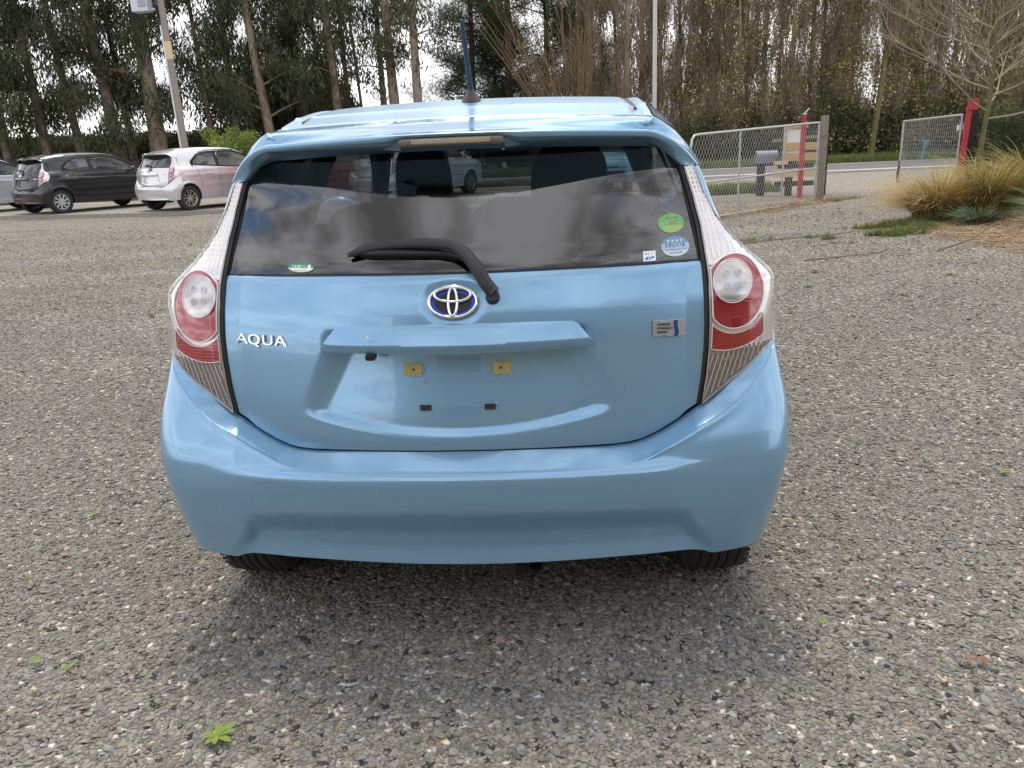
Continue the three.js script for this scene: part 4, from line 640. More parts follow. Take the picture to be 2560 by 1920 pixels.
const scuffed = paintOf('#ffffff', 0.48, 0.3); // bumper: grit stuck to the skirt and corners, stone chips, a few scratches
scuffed.map = canvasTex(2048, 1024, (c, W, H) => {
  const r = rngOf(44), id = c.createImageData(W, H); for (let i = 0; i < W * H; i++) { const k = 0.97 + 0.06 * r(); for (let q = 0; q < 3; q++) id.data[i * 4 + q] = clamp(TONE[q] * k, 0, 1) * 255; id.data[i * 4 + 3] = 255; } c.putImageData(id, 0, 0);
  for (let i = 0; i < 5200; i++) { const x = r() * W, y = H * (1 - 0.62 * r() * r()), e = Math.abs(x / W - 0.5) * 2; if (r() > 0.25 + 0.75 * e * e * e) continue; const s = 0.5 + 1.3 * r(); c.fillStyle = `rgba(${168 + 30 * r()},${178 + 25 * r()},${178 + 20 * r()},${0.15 + 0.4 * r()})`; c.beginPath(); c.ellipse(x, y, s * 1.5, s, 0.4, 0, 7); c.fill(); }
  c.strokeStyle = 'rgba(205,212,214,0.55)'; for (const [x, y, dx, dy, w] of [[1330, 860, 6, -42, 2.2], [1790, 690, 70, -16, 1.5], [1250, 640, 10, 3, 3], [420, 820, 60, 10, 1.2], [300, 760, 44, -12, 1.2], [560, 905, 90, -6, 1], [1620, 780, 46, 14, 1.2]]) { c.lineWidth = w; c.beginPath(); c.moveTo(x, y); c.lineTo(x + dx, y + dy); c.stroke(); }
  c.fillStyle = 'rgba(40,48,56,0.8)'; for (let i = 0; i < 26; i++) { c.beginPath(); c.arc(W * (0.15 + 0.7 * r()), H * (0.25 + 0.5 * r()), 0.8 + 0.7 * r(), 0, 7); c.fill(); }
});
const hero = makeCar('light blue hatchback with empty plate bay, tail towards us in the foreground', null, { paint: BLUE, hero: true, rearGlass: MAT.glassRear, roofPaint: dusty, bumperPaint: scuffed });
hero.position.y = LIFT;
{
  const P = (n, g, m, p = hero) => part(p, n, g, m);
  const gateP = hero.children.find((c) => c.name === 'tailgate'), winP = hero.children.find((c) => c.name === 'rear_window'), roofP = hero.children.find((c) => c.name === 'roof');
  // plate bay fittings
  for (const sg of [1, -1]) {
    const t = P('tape_pad', drape(new THREE.PlaneGeometry(0.047, 0.033, 8, 6), sg * 0.1145, 0.7815, 0.0025), MAT.tape, gateP);
    P('screw_hole', drape(oval(0.0032, 0.0032, 14), sg * 0.112, 0.781, 0.004), MAT.seal, gateP);
    const b = P('plate_stud', (() => { const g = new THREE.SphereGeometry(0.0042, 12, 8); const o = onGate(sg * 0.0835, 0.751, 0.001); g.translate(o.p.x, o.p.y, o.p.z); return g; })(), BLUE, gateP);
    P('plate_stud', (() => { const g = new THREE.SphereGeometry(0.0042, 12, 8); const o = onGate(sg * 0.1, 0.695, 0.001); g.translate(o.p.x, o.p.y, o.p.z); return g; })(), BLUE, gateP);
    P('rubber_pad', drape(new THREE.BoxGeometry(0.028, 0.014, 0.004, 6, 2, 1), sg * 0.0828, 0.687, 0.002), MAT.clip, gateP);
    P('mount_ring', drape(ring(0, 0, 0.019, 0.0165, 0.0014, 0.0025, 32), sg * 0.104, 0.7815, 0.0002), BLUE, gateP);
  }
  P('reversing_camera', (() => { const g = new RoundedBoxGeometry(0.026, 0.018, 0.03, 3, 0.006); g.translate(-0.214, 0.826, tz(0.82) - 0.012); return g; })(), MAT.wiperDark, gateP);
  P('paint_chip', drape(new THREE.CircleGeometry(0.004, 7).scale(1, 0.8, 1), -0.209, 0.872, 0.035, tail), std('#e4e2dc', 0.7), gateP);
  // stickers on the glass
  const glassMap = offset(tail, -0.004);
  const sticker = (x, y, w, h, round, draw, px = 256) => { const t = canvasTex(px, Math.round((px * h) / w), draw); const g = round ? oval(w / 2, h / 2, 48) : new THREE.PlaneGeometry(w, h, 6, 4); const m = std('#ffffff', 0.42, 0, { clearcoat: 0.5, clearcoatRoughness: 0.1 }); m.map = t; return P('sticker', drape(g, x, y, 0.0012, glassMap), m, winP); };
  sticker(-0.4115, 1.0405, 0.079, 0.026, true, (c, W, H) => { c.fillStyle = '#e9ead2'; c.fillRect(0, 0, W, H); c.fillStyle = '#2e7a68'; c.fillRect(0, 0, W, H * 0.55); c.strokeStyle = '#2e7a68'; c.lineWidth = 7; c.beginPath(); c.ellipse(W / 2, H / 2, W / 2 - 3, H / 2 - 3, 0, 0, 7); c.stroke(); c.fillStyle = '#f4f5ee'; c.font = 'bold 30px sans-serif'; c.fillText('C.A.W', 38, 44); c.font = '11px sans-serif'; c.fillText('Antibacterial', 112, 30); c.fillText('Deodorization', 112, 43); c.beginPath(); c.arc(206, 36, 16, 0, 7); c.fill(); c.fillRect(192, 44, 28, 12); c.fillStyle = '#4e6e5c'; c.font = 'italic 13px sans-serif'; c.fillText('Clean Amenity Stuff', 66, 70); });
  const strokes = (c, x, y, s, list) => { c.beginPath(); for (const [a, b, d, e] of list) { c.moveTo(x + a * s, y + b * s); c.lineTo(x + d * s, y + e * s); } c.stroke(); };
  const K = { // brush strokes of the printed characters on a unit square
    hei: [[.1, .15, .9, .15], [.25, .3, .35, .45], [.75, .3, .65, .45], [.05, .55, .95, .55], [.5, .15, .5, 1]], sei: [[.2, .2, .9, .2], [.25, .2, .15, .95], [.3, .5, .5, .5], [.5, .5, .45, .85], [.6, 0, .9, .95], [.8, .45, .5, .9]], nen: [[.25, 0, .15, .25], [.2, .2, .85, .2], [.25, .45, .8, .45], [.25, .2, .25, .7], [.05, .7, .95, .7], [.5, .2, .5, 1]], do: [[.5, 0, .5, .15], [.15, .15, .95, .15], [.15, .15, .1, .95], [.3, .35, .85, .35], [.4, .2, .4, .5], [.7, .2, .7, .5], [.35, .6, .8, .6], [.8, .6, .3, 1], [.4, .7, .85, 1]],
    tei: [[.25, 0, .05, .45], [.15, .3, .15, 1], [.4, .15, .4, .8], [.4, .45, .9, .4], [.65, .1, .9, .85], [.4, .95, .8, .9]], hai: [[.05, .25, .35, .25], [.2, 0, .2, .95], [.05, .6, .35, .5], [.55, .05, .5, 1], [.75, .05, .75, 1], [.4, .3, .55, .3], [.4, .55, .55, .55], [.75, .3, .95, .3], [.75, .55, .95, .55]], shu: [[.5, 0, .5, .95], [.2, .15, .2, .45], [.8, .15, .8, .45], [.2, .45, .8, .45], [.1, .6, .1, .95], [.9, .6, .9, .95], [.1, .95, .9, .95]], ga: [[.1, .3, .75, .3], [.7, .3, .6, .95], [.4, .05, .15, .95], [.8, 0, .88, .15], [.92, 0, 1, .15]], su: [[.15, .15, .8, .15], [.8, .15, .15, .95], [.5, .5, .9, .95]], sha: [[.1, .15, .9, .15], [.2, .3, .8, .3], [.2, .3, .2, .65], [.8, .3, .8, .65], [.2, .48, .8, .48], [.2, .65, .8, .65], [.05, .82, .95, .82], [.5, 0, .5, 1]],
  };
  const word = (c, keys, x, y, s, gap = 1.12) => keys.forEach((k, i) => K[k] ? strokes(c, x + i * s * gap, y, s, K[k]) : c.fillText(k, x + i * s * gap, y + s * 0.9));
  sticker(0.566, 1.1125, 0.0735, 0.0475, true, (c, W, H) => { const g = c; g.fillStyle = '#6fae5a'; g.fillRect(0, 0, W, H); g.fillStyle = '#94bd62'; g.beginPath(); g.ellipse(W * 0.55, H * 0.72, W * 0.4, H * 0.3, 0, 0, 7); g.fill(); g.fillStyle = '#549a52'; g.fillRect(8, H * 0.42, W - 16, H * 0.18); g.strokeStyle = '#2f6a2c'; g.fillStyle = '#2f6a2c'; g.lineWidth = 2.4; g.font = 'bold 22px sans-serif'; word(g, ['hei', 'sei', '2', '7', 'nen', 'do'], W * 0.27, H * 0.17, 22, 0.98); g.strokeStyle = '#bfe6b4'; g.lineWidth = 2; word(g, ['nen', 'hai', 'ga', 'do'], 16, H * 0.44, 22, 0.96); word(g, ['tei', 'sei', 'shu'], W * 0.7, H * 0.44, 20, 1.0); g.fillStyle = '#e05a4e'; g.font = 'bold 26px sans-serif'; g.fillText('+20%', W * 0.42, H * 0.58); });
  sticker(0.5735, 1.056, 0.079, 0.049, true, (c, W, H) => { const g = c; g.fillStyle = '#9fb9d4'; g.fillRect(0, 0, W, H); g.fillStyle = '#5f8fc4'; g.fillRect(0, 0, W, H * 0.36); g.fillStyle = '#c7d0dc'; g.fillRect(0, H * 0.7, W, H); g.fillStyle = '#f0e27a'; for (let k = 0; k < 4; k++) { g.beginPath(); for (let i = 0; i < 10; i++) { const a = -Math.PI / 2 + (i * Math.PI) / 5, r = i % 2 ? 6.5 : 16; g.lineTo(66 + k * 38 + r * Math.cos(a), 36 + r * Math.sin(a)); } g.fill(); } g.strokeStyle = '#33507c'; g.lineWidth = 4; word(g, ['tei', 'hai', 'shu', 'ga', 'su', 'sha'], 38, 58, 28, 1.08); g.lineWidth = 1.8; g.fillStyle = '#3a5684'; g.font = '14px sans-serif'; word(g, ['hei', 'sei', '17', 'nen', 'hai', 'shu', 'ga', 'su', 'do', 'sei', '75', '%', 'tei'], 40, 100, 13, 1.12); word(g, ['do', 'sei', 'shu', 'nen', 'sha', 'hai', 'do', 'sha'], 72, 124, 13, 1.12); });
  sticker(0.5015, 1.0375, 0.0335, 0.024, false, (c, W, H) => { c.fillStyle = '#eef2f4'; c.fillRect(0, 0, W, H); c.fillStyle = '#2a86c8'; c.font = 'bold 52px sans-serif'; c.fillText('UFB', 22, 68); c.fillStyle = '#7fb4da'; c.font = '52px sans-serif'; c.fillText('360', 132, 68); c.fillStyle = '#1c7ec8'; c.beginPath(); c.moveTo(30, 128); c.lineTo(84, 100); c.lineTo(110, 104); c.lineTo(96, 164); c.lineTo(56, 166); c.fill(); c.beginPath(); c.moveTo(120, 104); c.lineTo(150, 104); c.lineTo(140, 160); c.lineTo(110, 164); c.fill(); c.beginPath(); c.moveTo(160, 104); c.lineTo(214, 92); c.lineTo(232, 126); c.lineTo(150, 154); c.fill(); });
  { // dealer's name on the glass, seen from behind
    const t = canvasTex(512, 64, (c, W, H) => { c.clearRect(0, 0, W, H); c.save(); c.translate(W, 0); c.scale(-1, 1); c.fillStyle = 'rgba(96,88,86,0.75)'; c.font = 'bold 50px sans-serif'; c.textBaseline = 'middle'; c.fillText('TOYOPET', 14, 34); c.fillText('NARA', 318, 34); c.restore(); });
    const m = std('#ffffff', 0.6); m.map = t; m.transparent = true; P('dealer_lettering', drape(new THREE.PlaneGeometry(0.155, 0.0185, 10, 2), 0.375, 1.0385, 0.0008, glassMap), m, winP);
  }
  // heating wires of the rear window
  const wires = []; for (let i = 0; i < 11; i++) { const y = 1.075 + i * 0.0205; for (let k = 0; k < 12; k++) { const w = lerp(0.6, 0.56, i / 10), a = lerp(-w, w, k / 12), b = lerp(-w, w, (k + 1) / 12); const map = offset(tail, -0.0065); const p = [map(a, y - 0.0005), map(b, y - 0.0005), map(b, y + 0.0005), map(a, y + 0.0005)]; wires.push(build(p.flatMap((q) => [q.x, q.y, q.z]), null, null, [0, 1, 2, 0, 2, 3])); } }
  const hw = P('heating_wire', merge(wires), std('#2a211d', 0.7), winP); hw.userData.kind = 'stuff';
  // aerial
  const az = -0.8, ay = roofY(0, az);
  const base = new THREE.CylinderGeometry(0.016, 0.042, 0.062, 20, 6); base.scale(1, 1, 1.7); { const p = base.attributes.position; for (let i = 0; i < p.count; i++) { const y = p.getY(i) + 0.031, k = 1 - 0.35 * (y / 0.062) ** 2; p.setX(i, p.getX(i) * (0.75 + 0.4 * (1 - (y / 0.062) ** 2)) ); p.setZ(i, p.getZ(i) * k + 0.012 * (y / 0.062)); } base.computeVertexNormals(); } base.scale(0.68, 0.68, 0.68); base.translate(0, ay + 0.018, az);
  const ae = P('aerial', base, std('#453d3e', 0.6));
  const root = V(0, ay + 0.03, az + 0.01), tip = V(-0.004, ay + 0.222, az + 0.13);
  P('aerial_rod', tube([root, root.clone().lerp(tip, 0.12), root.clone().lerp(tip, 0.9), root.clone().lerp(tip, 0.97), tip], [0.0105, 0.0085, 0.0066, 0.006, 0.003], 10), std('#2c3a4e', 0.55), ae);
  P('aerial_coil', tube(lin(0, 1, 240).map((t) => { const c = root.clone().lerp(tip, 0.1 + 0.82 * t), r = lerp(0.0088, 0.0068, t), a = t * 130; return V(c.x + r * Math.cos(a), c.y, c.z + r * Math.sin(a)); }), 0.0011, 4), std('#2c3a4e', 0.55), ae);
  // exhaust and tow bracket under the tail
  const ex = new THREE.CylinderGeometry(0.022, 0.022, 0.25, 16, 1, true); ex.rotateX(Math.PI / 2); ex.translate(0.185, 0.218, -0.2); P('exhaust_pipe', ex, MAT.steel);
  P('plastic_bracket', box(0.045, 0.05, 0.01, 0.15, 0.205, -0.11), MAT.under);
}
// ---------------------------------------------------------------- parked cars
{
  const at = (c, x, y, z, t) => { c.position.set(x, y + LIFT, z); c.rotation.y = t; return c; };
  const SILVER = paintOf('#d6d6d8', 0.45, 0.32), BLACK = paintOf('#0b0d13', 0.1, 0.4, { clearcoat: 0.8 }), GREY = paintOf('#c8ced8', 0.45, 0.32);
  at(makeCar('dark navy hatchback with white wheel covers, parked on the concrete slab', 'hatchbacks parked in a row on the slab', { paint: BLACK, rim: 'rimCap', rimMat: MAT.hubcap }), -13.72, 0.1, -18.76, -0.54);
  const s = at(makeCar('silver hatchback with bronze spoked wheels and pink-tinged doors, beside the dark car', 'hatchbacks parked in a row on the slab', { paint: SILVER, side: SILVER, rim: 'rimSpoke', rimMat: MAT.bronze }), -10.0, 0.1, -18.18, -0.54);
  at(makeCar('pale silver car cut off by the left edge, beyond the dark hatchback', 'hatchbacks parked in a row on the slab', { paint: GREY, rim: 'rimCap', rimMat: MAT.hubcap }), -17.3, 0.1, -19.3, -0.54);
  at(makeCar('silver hatchback ahead, seen through the rear window of the blue car', 'hatchbacks parked in a row on the slab', { paint: SILVER, rim: 'rimSpoke', rimMat: MAT.alloy }), -4.5, 0.1, -18.6, -0.54);
  at(makeCar('red hatchback parked right of the silver one, hidden behind the blue car', 'hatchbacks parked in a row on the slab', { paint: paintOf('#b3121a', 0.3, 0.36), rim: 'rimSpoke' }), -7.25, 0.1, -18.35, -0.54);
  const PALE = paintOf('#7fb4c9', 0.35, 0.36);
  const b = at(makeCar('pale blue hatchback facing us, glimpsed through the right of the rear window', 'hatchbacks facing the yard', { paint: PALE, rim: 'rimSpoke' }), 0.95, 0.1, -22.9, Math.PI + 0.12);
  // its nose badge and lower grille
  const nb = ring(0, 0, 0.065, 0.044, 0.007, 0.009); nb.rotateY(Math.PI); nb.translate(0, 0.73, -3.86); part(b, 'nose_badge', nb, MAT.chrome);
  part(b, 'grille', [box(1.0, 0.16, 0.05, 0, 0.42, -3.99, 0.02), box(0.7, 0.02, 0.03, 0, 0.6, -3.975)], MAT.trim);
}
// ---------------------------------------------------------------- trees and shrubs
const barkTex = (c0, c1, seed) => dataTex(256, (u, v) => { const a = u * 6.2832, n = fbm(Math.cos(a) * 2.2, Math.sin(a) * 2.2 + seed, v * 3, 4), s = fbm(Math.cos(a) * 7, Math.sin(a) * 7, v * 1.6 + seed, 3), t = clamp(0.5 + 0.9 * n + 0.5 * s, 0, 1); return c0.map((x, i) => lerp(x, c1[i], t)); }, true);
const barkMat = (c0, c1, seed) => { const m = std('#ffffff', 0.9); m.map = barkTex(c0, c1, seed); m.bumpMap = m.map; m.bumpScale = 0.03; return m; };
const BARK = { gum: barkMat([0.22, 0.18, 0.15], [0.55, 0.48, 0.41], 1), gumPale: barkMat([0.36, 0.31, 0.27], [0.68, 0.61, 0.53], 6), pine: barkMat([0.16, 0.12, 0.1], [0.36, 0.3, 0.26], 2), poplar: barkMat([0.38, 0.33, 0.26], [0.62, 0.54, 0.43], 3), poplarPale: barkMat([0.5, 0.45, 0.36], [0.74, 0.68, 0.57], 4), mossy: barkMat([0.3, 0.28, 0.17], [0.52, 0.47, 0.32], 5), twig: barkMat([0.42, 0.35, 0.26], [0.6, 0.51, 0.39], 7) };
const leafMat = (trans = 0.3) => std('#ffffff', 0.85, 0, { transmission: trans, thickness: 0, ior: 1.3 });
const LEAF = leafMat(0.32), NEEDLE = leafMat(0.15);
function leafClump(n, spread, len, wid, droop, seed) { // a loose spray of single leaves, each folded along its middle
  const r = rngOf(seed), pos = [], idx = [];
  for (let i = 0; i < n; i++) {
    const p = V((r() - 0.5), (r() - 0.5) * 0.9, (r() - 0.5)).multiplyScalar(2 * spread); if (p.length() > spread * 1.1) { i--; continue; }
    const d = V(r() - 0.5, (r() - 0.5) * 0.8 - droop, r() - 0.5).normalize(), s = V(r() - 0.5, r() - 0.5, r() - 0.5).cross(d).normalize(), L = len * (0.6 + 0.8 * r()), w = wid * (0.6 + 0.8 * r()), k = d.clone().cross(s).multiplyScalar(w * 0.3);
    const a = p, m = p.clone().addScaledVector(d, L * 0.5), b = p.clone().addScaledVector(d, L), o = pos.length / 3;
    for (const q of [a, m.clone().addScaledVector(s, w * 0.5).add(k), b, m.clone().addScaledVector(s, -w * 0.5).add(k)]) pos.push(q.x, q.y, q.z);
    idx.push(o, o + 1, o + 2, o, o + 2, o + 3);
  }
  return build(pos, null, null, idx).toNonIndexed();
}
const flatN = (g) => { g.computeVertexNormals(); return g; };
const CLUMP = { gum: [1, 2, 3].map((s) => flatN(leafClump(34, 0.42, 0.24, 0.055, 0.75, s))), round: [4, 5].map((s) => flatN(leafClump(40, 0.4, 0.12, 0.075, 0.0, s))), pine: [6, 7].map((s) => flatN(leafClump(60, 0.36, 0.26, 0.022, -0.15, s))), speck: [8, 9].map((s) => flatN(leafClump(10, 0.5, 0.12, 0.1, 0.1, s))), shrub: [10, 11].map((s) => flatN(leafClump(40, 0.22, 0.1, 0.04, -0.2, s))) };
function instances(parent, name, geo, mat, list, label) { // list of {p, s, q?, c}
  const im = new THREE.InstancedMesh(geo, mat, list.length), M = new THREE.Matrix4(), q = new THREE.Quaternion(), e = new THREE.Euler(), c = new THREE.Color();
  list.forEach((o, i) => { if (o.q) q.copy(o.q); else q.setFromEuler(e.set(o.rx ?? 0, o.ry ?? 0, o.rz ?? 0)); M.compose(o.p, q, typeof o.s === 'number' ? V(o.s, o.s, o.s) : o.s); im.setMatrixAt(i, M); im.setColorAt(i, c.setRGB(...o.c)); });
  im.name = name; im.castShadow = im.receiveShadow = true; im.userData.kind = 'stuff'; if (label) im.userData.label = label; parent.add(im); return im;
}
const GREEN = { gum: [[0.065, 0.08, 0.038], [0.095, 0.108, 0.056], [0.125, 0.125, 0.068], [0.045, 0.06, 0.028]], pine: [[0.03, 0.055, 0.022], [0.045, 0.075, 0.03], [0.065, 0.09, 0.035]], speck: [[0.36, 0.3, 0.1], [0.26, 0.22, 0.08], [0.46, 0.38, 0.15], [0.17, 0.16, 0.06]], ivy: [[0.07, 0.085, 0.03], [0.11, 0.125, 0.045], [0.045, 0.06, 0.024]], bright: [[0.2, 0.26, 0.05], [0.28, 0.32, 0.07], [0.13, 0.19, 0.04]] };
const pickC = (r, l) => { const c = l[Math.floor(r() * l.length)], k = 0.8 + 0.4 * r(); return c.map((x) => x * k); };
function crownOf(parent, r, list, kinds, mat, name = 'crown') { kinds.forEach((g, k) => { const part = list.filter((_, i) => i % kinds.length === k); if (part.length) instances(parent, name, g, mat, part); }); }
function trunkLine(h, lx, lz, wob, r) { const pts = []; const a = r() * 6, b = r() * 6; for (let i = 0; i <= 14; i++) { const t = i / 14, y = h * t; pts.push(V(lx * y + wob * Math.sin(a + t * 5) * t, y - 0.3, lz * y + wob * Math.sin(b + t * 4) * t)); } return pts; }
function gumTree(label, x, z, dia, { h = 17, lean = [0, 0], from = 2.5, dens = 1, reach = 2.6, seed = 1, bark = BARK.gum, group } = {}) {
  const r = rngOf(seed * 97 + 5), t = thing('eucalyptus_tree', label, 'tree', group); t.position.set(x, 0, z);
  const line = trunkLine(h, lean[0], lean[1], 0.12, r), c = new THREE.CatmullRomCurve3(line), R = dia / 2;
  const gs = [tube(c.getPoints(22), (k) => R * (1 - 0.72 * k) * (1 + 0.5 * Math.exp(-k * 26)), 10)], list = [];
  const n = Math.round(27 * dens * (h / 17));
  for (let i = 0; i < n; i++) {
    const y = lerp(from, h, Math.pow((i + r()) / n, 0.9)), k = clamp((y + 0.3) / h, 0, 1), p = c.getPointAt(k), az = r() * 6.283, L = reach * (0.45 + 0.75 * r()) * (1 - 0.35 * k), up = 0.25 + 0.5 * r();
    const e = p.clone().add(V(Math.cos(az) * L, L * up * 0.55, Math.sin(az) * L)), m = p.clone().lerp(e, 0.5).add(V(0, L * 0.13, 0));
    const cv = new THREE.QuadraticBezierCurve3(p, m, e); gs.push(tube(cv.getPoints(5), (q) => Math.max(0.012, R * 0.24 * (1 - q * 0.85) * (1 - 0.5 * k)), 5));
    const cl = Math.round((7 + 6 * r()) * Math.min(1.3, dens + 0.2)); for (let j = 0; j < cl; j++) { const q = cv.getPoint(0.35 + 0.7 * r()).add(V((r() - 0.5) * 1.0, (r() - 0.75) * 1.2, (r() - 0.5) * 1.0)); list.push({ p: q, s: 0.75 + 0.75 * r(), ry: r() * 6.28, rx: (r() - 0.5) * 0.5, c: pickC(r, GREEN.gum) }); }
  }
  for (let i = 0; i < 26 * dens; i++) { const y = lerp(from * 0.8, h, r()), p = c.getPointAt(clamp(y / h, 0, 1)); list.push({ p: p.add(V((r() - 0.5) * 1.1, 0, (r() - 0.5) * 1.1)), s: 0.5 + 0.5 * r(), ry: r() * 6.28, c: pickC(r, GREEN.gum) }); }
  part(t, 'trunk', gs, bark); crownOf(t, r, list, CLUMP.gum, LEAF);
  return t;
}
{
  const gums = [ // x, z, diameter, lean x, lean z, first foliage, density, label
    [-24.6, -34.6, 0.45, -0.03, 0, 1.6, 1.2, 'eucalyptus at the far left edge, half cut by the frame'],
    [-22.6, -34.4, 0.46, -0.045, 0, 2.6, 1.15, 'leaning eucalyptus above the tail of the dark car'],
    [-21.7, -35.6, 0.42, -0.06, 0, 3.0, 1.2, 'slender leaning eucalyptus above the roof of the dark car'],
    [-19.4, -34.7, 0.6, -0.06, 0, 1.4, 1.35, 'thick leafy eucalyptus above the bonnet of the dark car'],
    [-20.0, -36.9, 0.34, -0.03, 0, 3.2, 1.0, 'thin eucalyptus standing behind the thick leafy one'],
    [-18.1, -35.6, 0.86, 0.0, 0, 3.4, 1.15, 'thickest eucalyptus, pale at its foot, left of the utility pole'],
    [-16.0, -36.9, 0.28, -0.03, 0, 3.3, 0.9, 'thin straight eucalyptus right of the utility pole'],
    [-14.9, -37.2, 0.36, -0.02, 0, 3.0, 1.1, 'eucalyptus rising over the yellow-green shrub'],
    [-12.8, -36.4, 0.52, -0.1, 0, 2.6, 1.15, 'eucalyptus leaning left behind the left corner of the blue roof'],
    [-13.4, -42.7, 0.3, -0.02, 0, 4.0, 0.9, 'thin eucalyptus in the back row, left of the blue roof'],
    [-12.1, -39.7, 0.36, -0.06, 0, 3.6, 1.0, 'grey-barked eucalyptus over the left end of the blue roof'],
    [-11.5, -40.9, 0.3, -0.05, 0, 4.2, 0.9, 'narrow eucalyptus over the left third of the blue roof'],
    [-9.8, -36.8, 0.5, -0.03, 0, 4.6, 0.75, 'leafy-trunked eucalyptus left of the bright sky gap'],
    [-11.0, -44.1, 0.34, -0.03, 0, 5.0, 0.5, 'dark eucalyptus standing in the bright sky gap'],
    [-10.8, -46.2, 0.22, -0.05, 0, 5.0, 0.45, 'thinnest eucalyptus stem in the bright sky gap'],
    [-8.3, -40, 0.36, -0.02, 0, 5.2, 0.55, 'pale eucalyptus left of the aerial, right of the sky gap'],
    [-7.3, -38, 0.6, -0.035, 0, 4.2, 0.65, 'twin-stemmed broad eucalyptus left of the aerial'],
    [-5.95, -36, 0.5, -0.01, 0, 4.6, 0.55, 'smooth pale eucalyptus just left of the aerial'],
  ];
  gums.forEach(([x, z, d, lx, lz, from, dens, label], i) => gumTree(label, x, z, d, { lean: [lx, lz], from, dens, seed: i + 1, bark: i % 3 === 2 || i === 5 || i > 14 ? BARK.gumPale : BARK.gum, h: 15 + (i % 4), reach: i < 9 ? 2.7 : 1.9, group: 'eucalyptus trees beyond the yard' }));
}
function pineTree(label, x, z, h, dia, seed, { from = 1.2, reach = 3.4, dens = 1 } = {}) {
  const r = rngOf(seed * 31), t = thing('pine_tree', label, 'tree', 'dark pines behind the blue car'); t.position.set(x, 0, z);
  const gs = [tube(lin(0, h, 10).map((y) => V(0.05 * Math.sin(y), y - 0.3, 0.05 * Math.cos(y))), (k) => dia / 2 * (1 - 0.85 * k), 9)], list = [];
  const n = Math.round(58 * dens);
  for (let i = 0; i < n; i++) { const y = lerp(from, h * 0.98, (i + r()) / n), k = y / h, az = r() * 6.283, L = reach * (1 - 0.7 * k) * (0.6 + 0.6 * r()), p = V(0, y, 0), e = V(Math.cos(az) * L, y + L * (0.18 + 0.25 * r()), Math.sin(az) * L), m = p.clone().lerp(e, 0.55).add(V(0, -L * 0.08, 0)), cv = new THREE.QuadraticBezierCurve3(p, m, e); gs.push(tube(cv.getPoints(5), (q) => Math.max(0.01, dia * 0.1 * (1 - q)), 4)); const cl = 9; for (let j = 0; j < cl; j++) { const u = 0.3 + 0.72 * (j / cl) + 0.08 * r(); list.push({ p: cv.getPoint(Math.min(1, u)).add(V((r() - 0.5) * 0.8, (r() - 0.4) * 0.55, (r() - 0.5) * 0.8)), s: 0.8 + 0.8 * r(), ry: r() * 6.28, rx: (r() - 0.5) * 0.6, c: pickC(r, GREEN.pine) }); } }
  part(t, 'trunk', gs, BARK.pine); crownOf(t, r, list, CLUMP.pine, NEEDLE); return t;
}
pineTree('dark pine right behind the aerial', -4.4, -45.5, 15, 0.5, 1, { from: 2.5 });
pineTree('dense dark pine right of the aerial', -2.3, -44.2, 17, 0.55, 2);
pineTree('dense low-branched pine left of the fanning bare shrub', -0.3, -46.5, 16, 0.5, 3);
pineTree('dark pine deep behind the fanning bare shrub', 1.9, -48, 18, 0.5, 4);
pineTree('small pine low in the dark gap behind the aerial', -3.4, -49, 9, 0.4, 5);
// upright poplars: a stem, steep limbs, and a haze of fine twigs
const twigSpray = (seed, n, H) => { const r = rngOf(seed), pos = [], idx = []; for (let i = 0; i < n; i++) { const bx = (r() - 0.5) * 0.55, bz = (r() - 0.5) * 0.55, y0 = r() * H * 0.35; let p = V(bx * 0.5, y0, bz * 0.5); const d = V(bx * 0.45 + (r() - 0.5) * 0.22, 1, bz * 0.45 + (r() - 0.5) * 0.22).normalize(), L = H * (0.4 + 0.6 * r()), w = 0.006 + 0.006 * r(), N = 5; let s = V(r() - 0.5, 0, r() - 0.5).normalize(); const o = pos.length / 3; for (let k = 0; k <= N; k++) { const ww = w * (1 - (0.8 * k) / N), s2 = s.clone().cross(d); for (const a of [0, 2.094, 4.189]) { const q = p.clone().addScaledVector(s, Math.cos(a) * ww).addScaledVector(s2, Math.sin(a) * ww); pos.push(q.x, q.y, q.z); } p = p.clone().addScaledVector(d, L / N).add(V((r() - 0.5) * 0.07, 0, (r() - 0.5) * 0.07)); } for (let k = 0; k < N; k++) for (let a = 0; a < 3; a++) { const A = o + k * 3 + a, B = o + k * 3 + ((a + 1) % 3); idx.push(A, B, B + 3, A, B + 3, A + 3); } } return build(pos, null, null, idx); };
const SPRAY = [twigSpray(1, 20, 2.2), twigSpray(2, 22, 2.0), twigSpray(3, 18, 2.5)];
const TWIG = std('#ffffff', 0.9);
